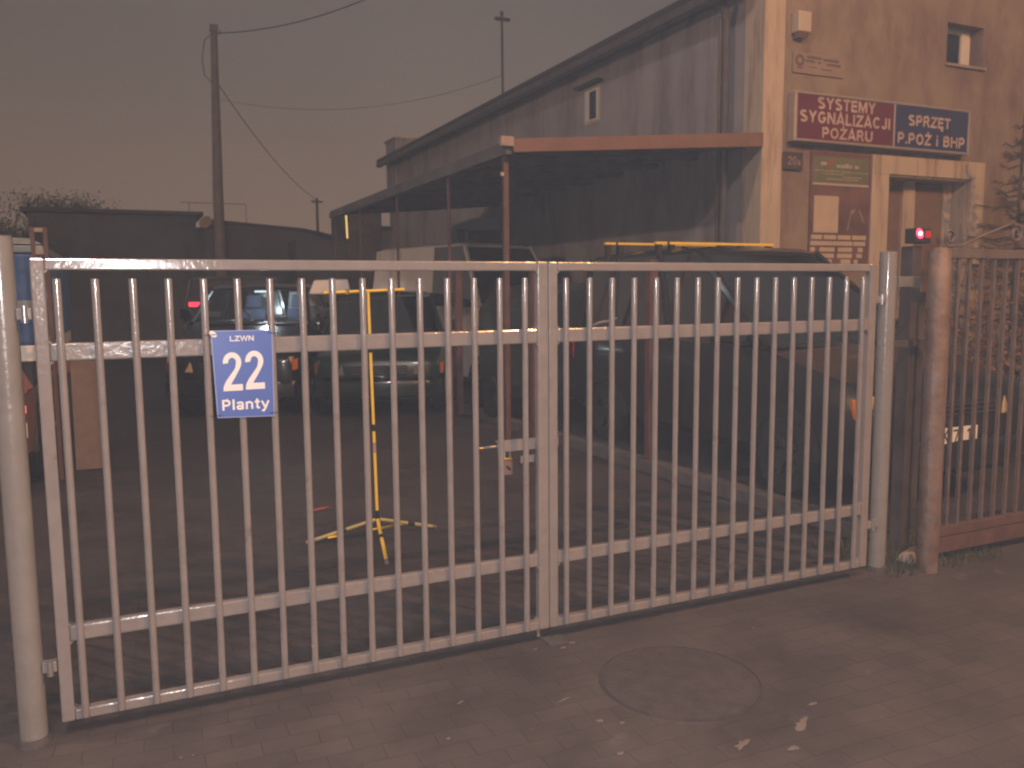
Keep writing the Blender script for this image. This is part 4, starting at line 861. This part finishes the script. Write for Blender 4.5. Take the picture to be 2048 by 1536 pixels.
# thin goalpost-like frames beyond the shed
for i, (x, y, wd, h) in enumerate(((2.6, 30, 2.0, 4.95),)):
    e = empty("clothes_frame", (x, y, 0)); tag(e, ["wider thin metal frame standing against the sky beyond the sheds", "narrower thin metal frame standing against the sky beyond the sheds"][i], "frame")
    for xx in (0, wd): q = MB(); q.tube([(xx, 0, 0), (xx, 0, h)], .012, 5); q.build("upright", dark_steel, e)
    q = MB(); q.tube([(-.3, 0, h), (wd, 0, h)], .012, 5); q.build("top_tube", dark_steel, e)

def leafy_tree(name, loc, h, rad, n, label, m):
    e = empty(name, loc); tag(e, label, "tree")
    q = MB(); q.tube([(0, 0, 0), (.05, 0, h*.5), (0, .1, h*.85)], [.16, .11, .04], 9)
    for k in range(9):
        a = random.uniform(0, 6.28); z = h*random.uniform(.35, .7); q.tube([(0.02, 0, z), (math.cos(a)*rad*.4, math.sin(a)*rad*.4, z+h*.12), (math.cos(a)*rad*.8, math.sin(a)*rad*.8, z+h*.2)], [.05, .03, .012], 5)
    q.build("trunk", bark_m, e, 0, True)
    b = MB(); cl = [(Vector((random.gauss(0, rad*.45), random.gauss(0, rad*.45), h*random.uniform(.5, .98))), random.uniform(.25, .6)*rad*.55) for _ in range(26)]
    for i in range(n):
        c, r = random.choice(cl); p = c + Vector((random.gauss(0, r), random.gauss(0, r), random.gauss(0, r*.7)))
        a = Vector((random.uniform(-1, 1), random.uniform(-1, 1), random.uniform(-1, 1))).normalized(); b2 = a.orthogonal().normalized(); s = random.uniform(.02, .05)
        b.bm.faces.new([b.bm.verts.new(p+a*s), b.bm.verts.new(p+b2*s*.6), b.bm.verts.new(p-a*s), b.bm.verts.new(p-b2*s*.6)])
    b.build("crown", m, e)
leafy_tree("tree", (-.95, 27, 0), 4.6, 1.25, 20000, "rounded dark tree behind the left end of the shed", leaf_m)
leafy_tree("tree", (-3.6, 20, 0), 4.0, 1.7, 16000, "darker bushy tree at the left edge behind the blue truck", leaf_m)

sp_ = empty("spruce_tree", (10.35, 3.55, 0)); tag(sp_, "sparse spruce standing in front of the lit wall at far right", "tree")
q = MB(); q.tube([(0, 0, 0), (0, 0, 3.72)], [.06, .008], 8); q.build("trunk", bark_m, sp_, 0, True)
b = MB(); br_ = MB()
for k in range(120):
    z = random.uniform(.5, 3.6); L_ = (3.8-z)*.36*random.uniform(.6, 1.1)+.05; a = random.uniform(0, 6.28); d = Vector((math.cos(a), math.sin(a), 0))
    pts = [Vector((0, 0, z)), Vector((0, 0, z))+d*L_*.5+Vector((0, 0, -.04)), Vector((0, 0, z))+d*L_+Vector((0, 0, .03))]
    br_.tube(pts, [.010, .007, .003], 4)
    for j in range(int(150*L_)+10):
        t = random.random(); p = pts[0].lerp(pts[1], t*2) if t < .5 else pts[1].lerp(pts[2], t*2-1)
        u = (d*random.uniform(.3, 1)+Vector((random.uniform(-1, 1), random.uniform(-1, 1), random.uniform(-1.1, .3)))).normalized()*random.uniform(.04, .09); s = u.orthogonal().normalized()*.005
        b.bm.faces.new([b.bm.verts.new(p-s), b.bm.verts.new(p+s), b.bm.verts.new(p+u+s*.4), b.bm.verts.new(p+u-s*.4)])
br_.build("branches", bark_m, sp_); b.build("needles", needle_m, sp_)
# dry shrub behind the scroll fence
hb = empty("dry_shrub", (8.0, 1.9, 0)); tag(hb, "tangled dry brown shrub behind the scroll fence", "shrub")
b = MB(); tw_ = MB()
for k in range(150):
    x0 = random.uniform(-1.0, 1.6); y0 = random.uniform(-.4, .5); h = random.uniform(.8, 1.95)
    p0 = Vector((x0, y0, 0)); p1 = p0+Vector((random.uniform(-.2, .2), random.uniform(-.2, .2), h*.6)); p2 = p1+Vector((random.uniform(-.25, .25), random.uniform(-.2, .2), h*.45))
    tw_.tube([p0, p1, p2], [.009, .006, .002], 4)
    for j in range(26):
        t = random.uniform(.2, 1); p = p0.lerp(p1, t) if random.random() < .4 else p1.lerp(p2, t); p = p+Vector((random.gauss(0, .05), random.gauss(0, .05), random.gauss(0, .05)))
        a = Vector((random.uniform(-1, 1), random.uniform(-1, 1), random.uniform(-1, 1))).normalized()*random.uniform(.015, .04); s = a.orthogonal()*.5
        b.bm.faces.new([b.bm.verts.new(p+a), b.bm.verts.new(p+s), b.bm.verts.new(p-a), b.bm.verts.new(p-s)])
tw_.build("stems", bark_m, hb); b.build("dry_leaves", mat("dry_brown_leaves", (.17, .095, .06), .8, 0, .35, 5), hb)

# ================================================================== LITTER on the ground
lit = [(2.25, -1.12, .10, .03), (2.55, -1.10, .12, .035), (1.87, -.75, .035, .02), (1.44, -.38, .04, .012), (1.83, -.54, .075, .010), (1.82, -.98, .03, .02), (2.12, -.07, .04, .015), (1.93, -.06, .03, .01),
       (2.40, -1.22, .06, .02), (1.94, -.80, .02, .012), (.39, -.33, .014, .01), (.43, -.33, .012, .01), (.13, .97, .035, .02), (2.06, -.10, .03, .012), (2.7, -1.0, .05, .02), (1.3, -.62, .02, .01), (3.0, -.3, .02, .01), (2.2, -.45, .012, .008)]
def scrap(x, y, a, b_, m, label, cat, group):
    q = MB(); n = 15; ang = random.uniform(0, 3.1)
    ring = []
    for k in range(n):
        t = 2*math.pi*k/n; r = random.uniform(.45, 1.2); px, py = math.cos(t)*a*r, math.sin(t)*b_*r
        ring.append((px*math.cos(ang*.2)-py*math.sin(ang*.2), px*math.sin(ang*.2)+py*math.cos(ang*.2), random.uniform(.001, .003)))
    q.prism(ring, (0, 0, .0025)); o = q.build("paper_scrap" if m is not litter_r else "litter_scrap", m); o.location = (x, y, 0.001); tag(o, label, cat, group); return o
for i, (x, y, a, b_) in enumerate(lit):
    scrap(x, y, a*.5, b_*.6, litter_w, "small pale flattened scrap of litter or leaf on the paving", "litter", "pale scraps on the paving")
scrap(1.56, 2.93, .10, .05, litter_r, "reddish scrap of litter on the yard ground left of the tripod", "litter", None)

# ================================================================== HAZE volume added to lift the blacks in place of lens veiling glare
hz = MB(); hz.box((-30, -14, -1.3), (40, 60, 14)); o = hz.build("haze", mat("haze_tmp", (1, 1, 1))); o["kind"] = "stuff"
HM = bpy.data.materials.new("veiling_glare_volume"); HM.use_nodes = True; t = HM.node_tree; t.nodes.clear()
ho = t.nodes.new("ShaderNodeOutputMaterial"); hv = t.nodes.new("ShaderNodeVolumePrincipled"); hv.inputs["Density"].default_value = 0.0026; hv.inputs["Color"].default_value = (0.80, 0.87, 1.0, 1)
t.links.new(hv.outputs[0], ho.inputs["Volume"]); o.data.materials.clear(); o.data.materials.append(HM)
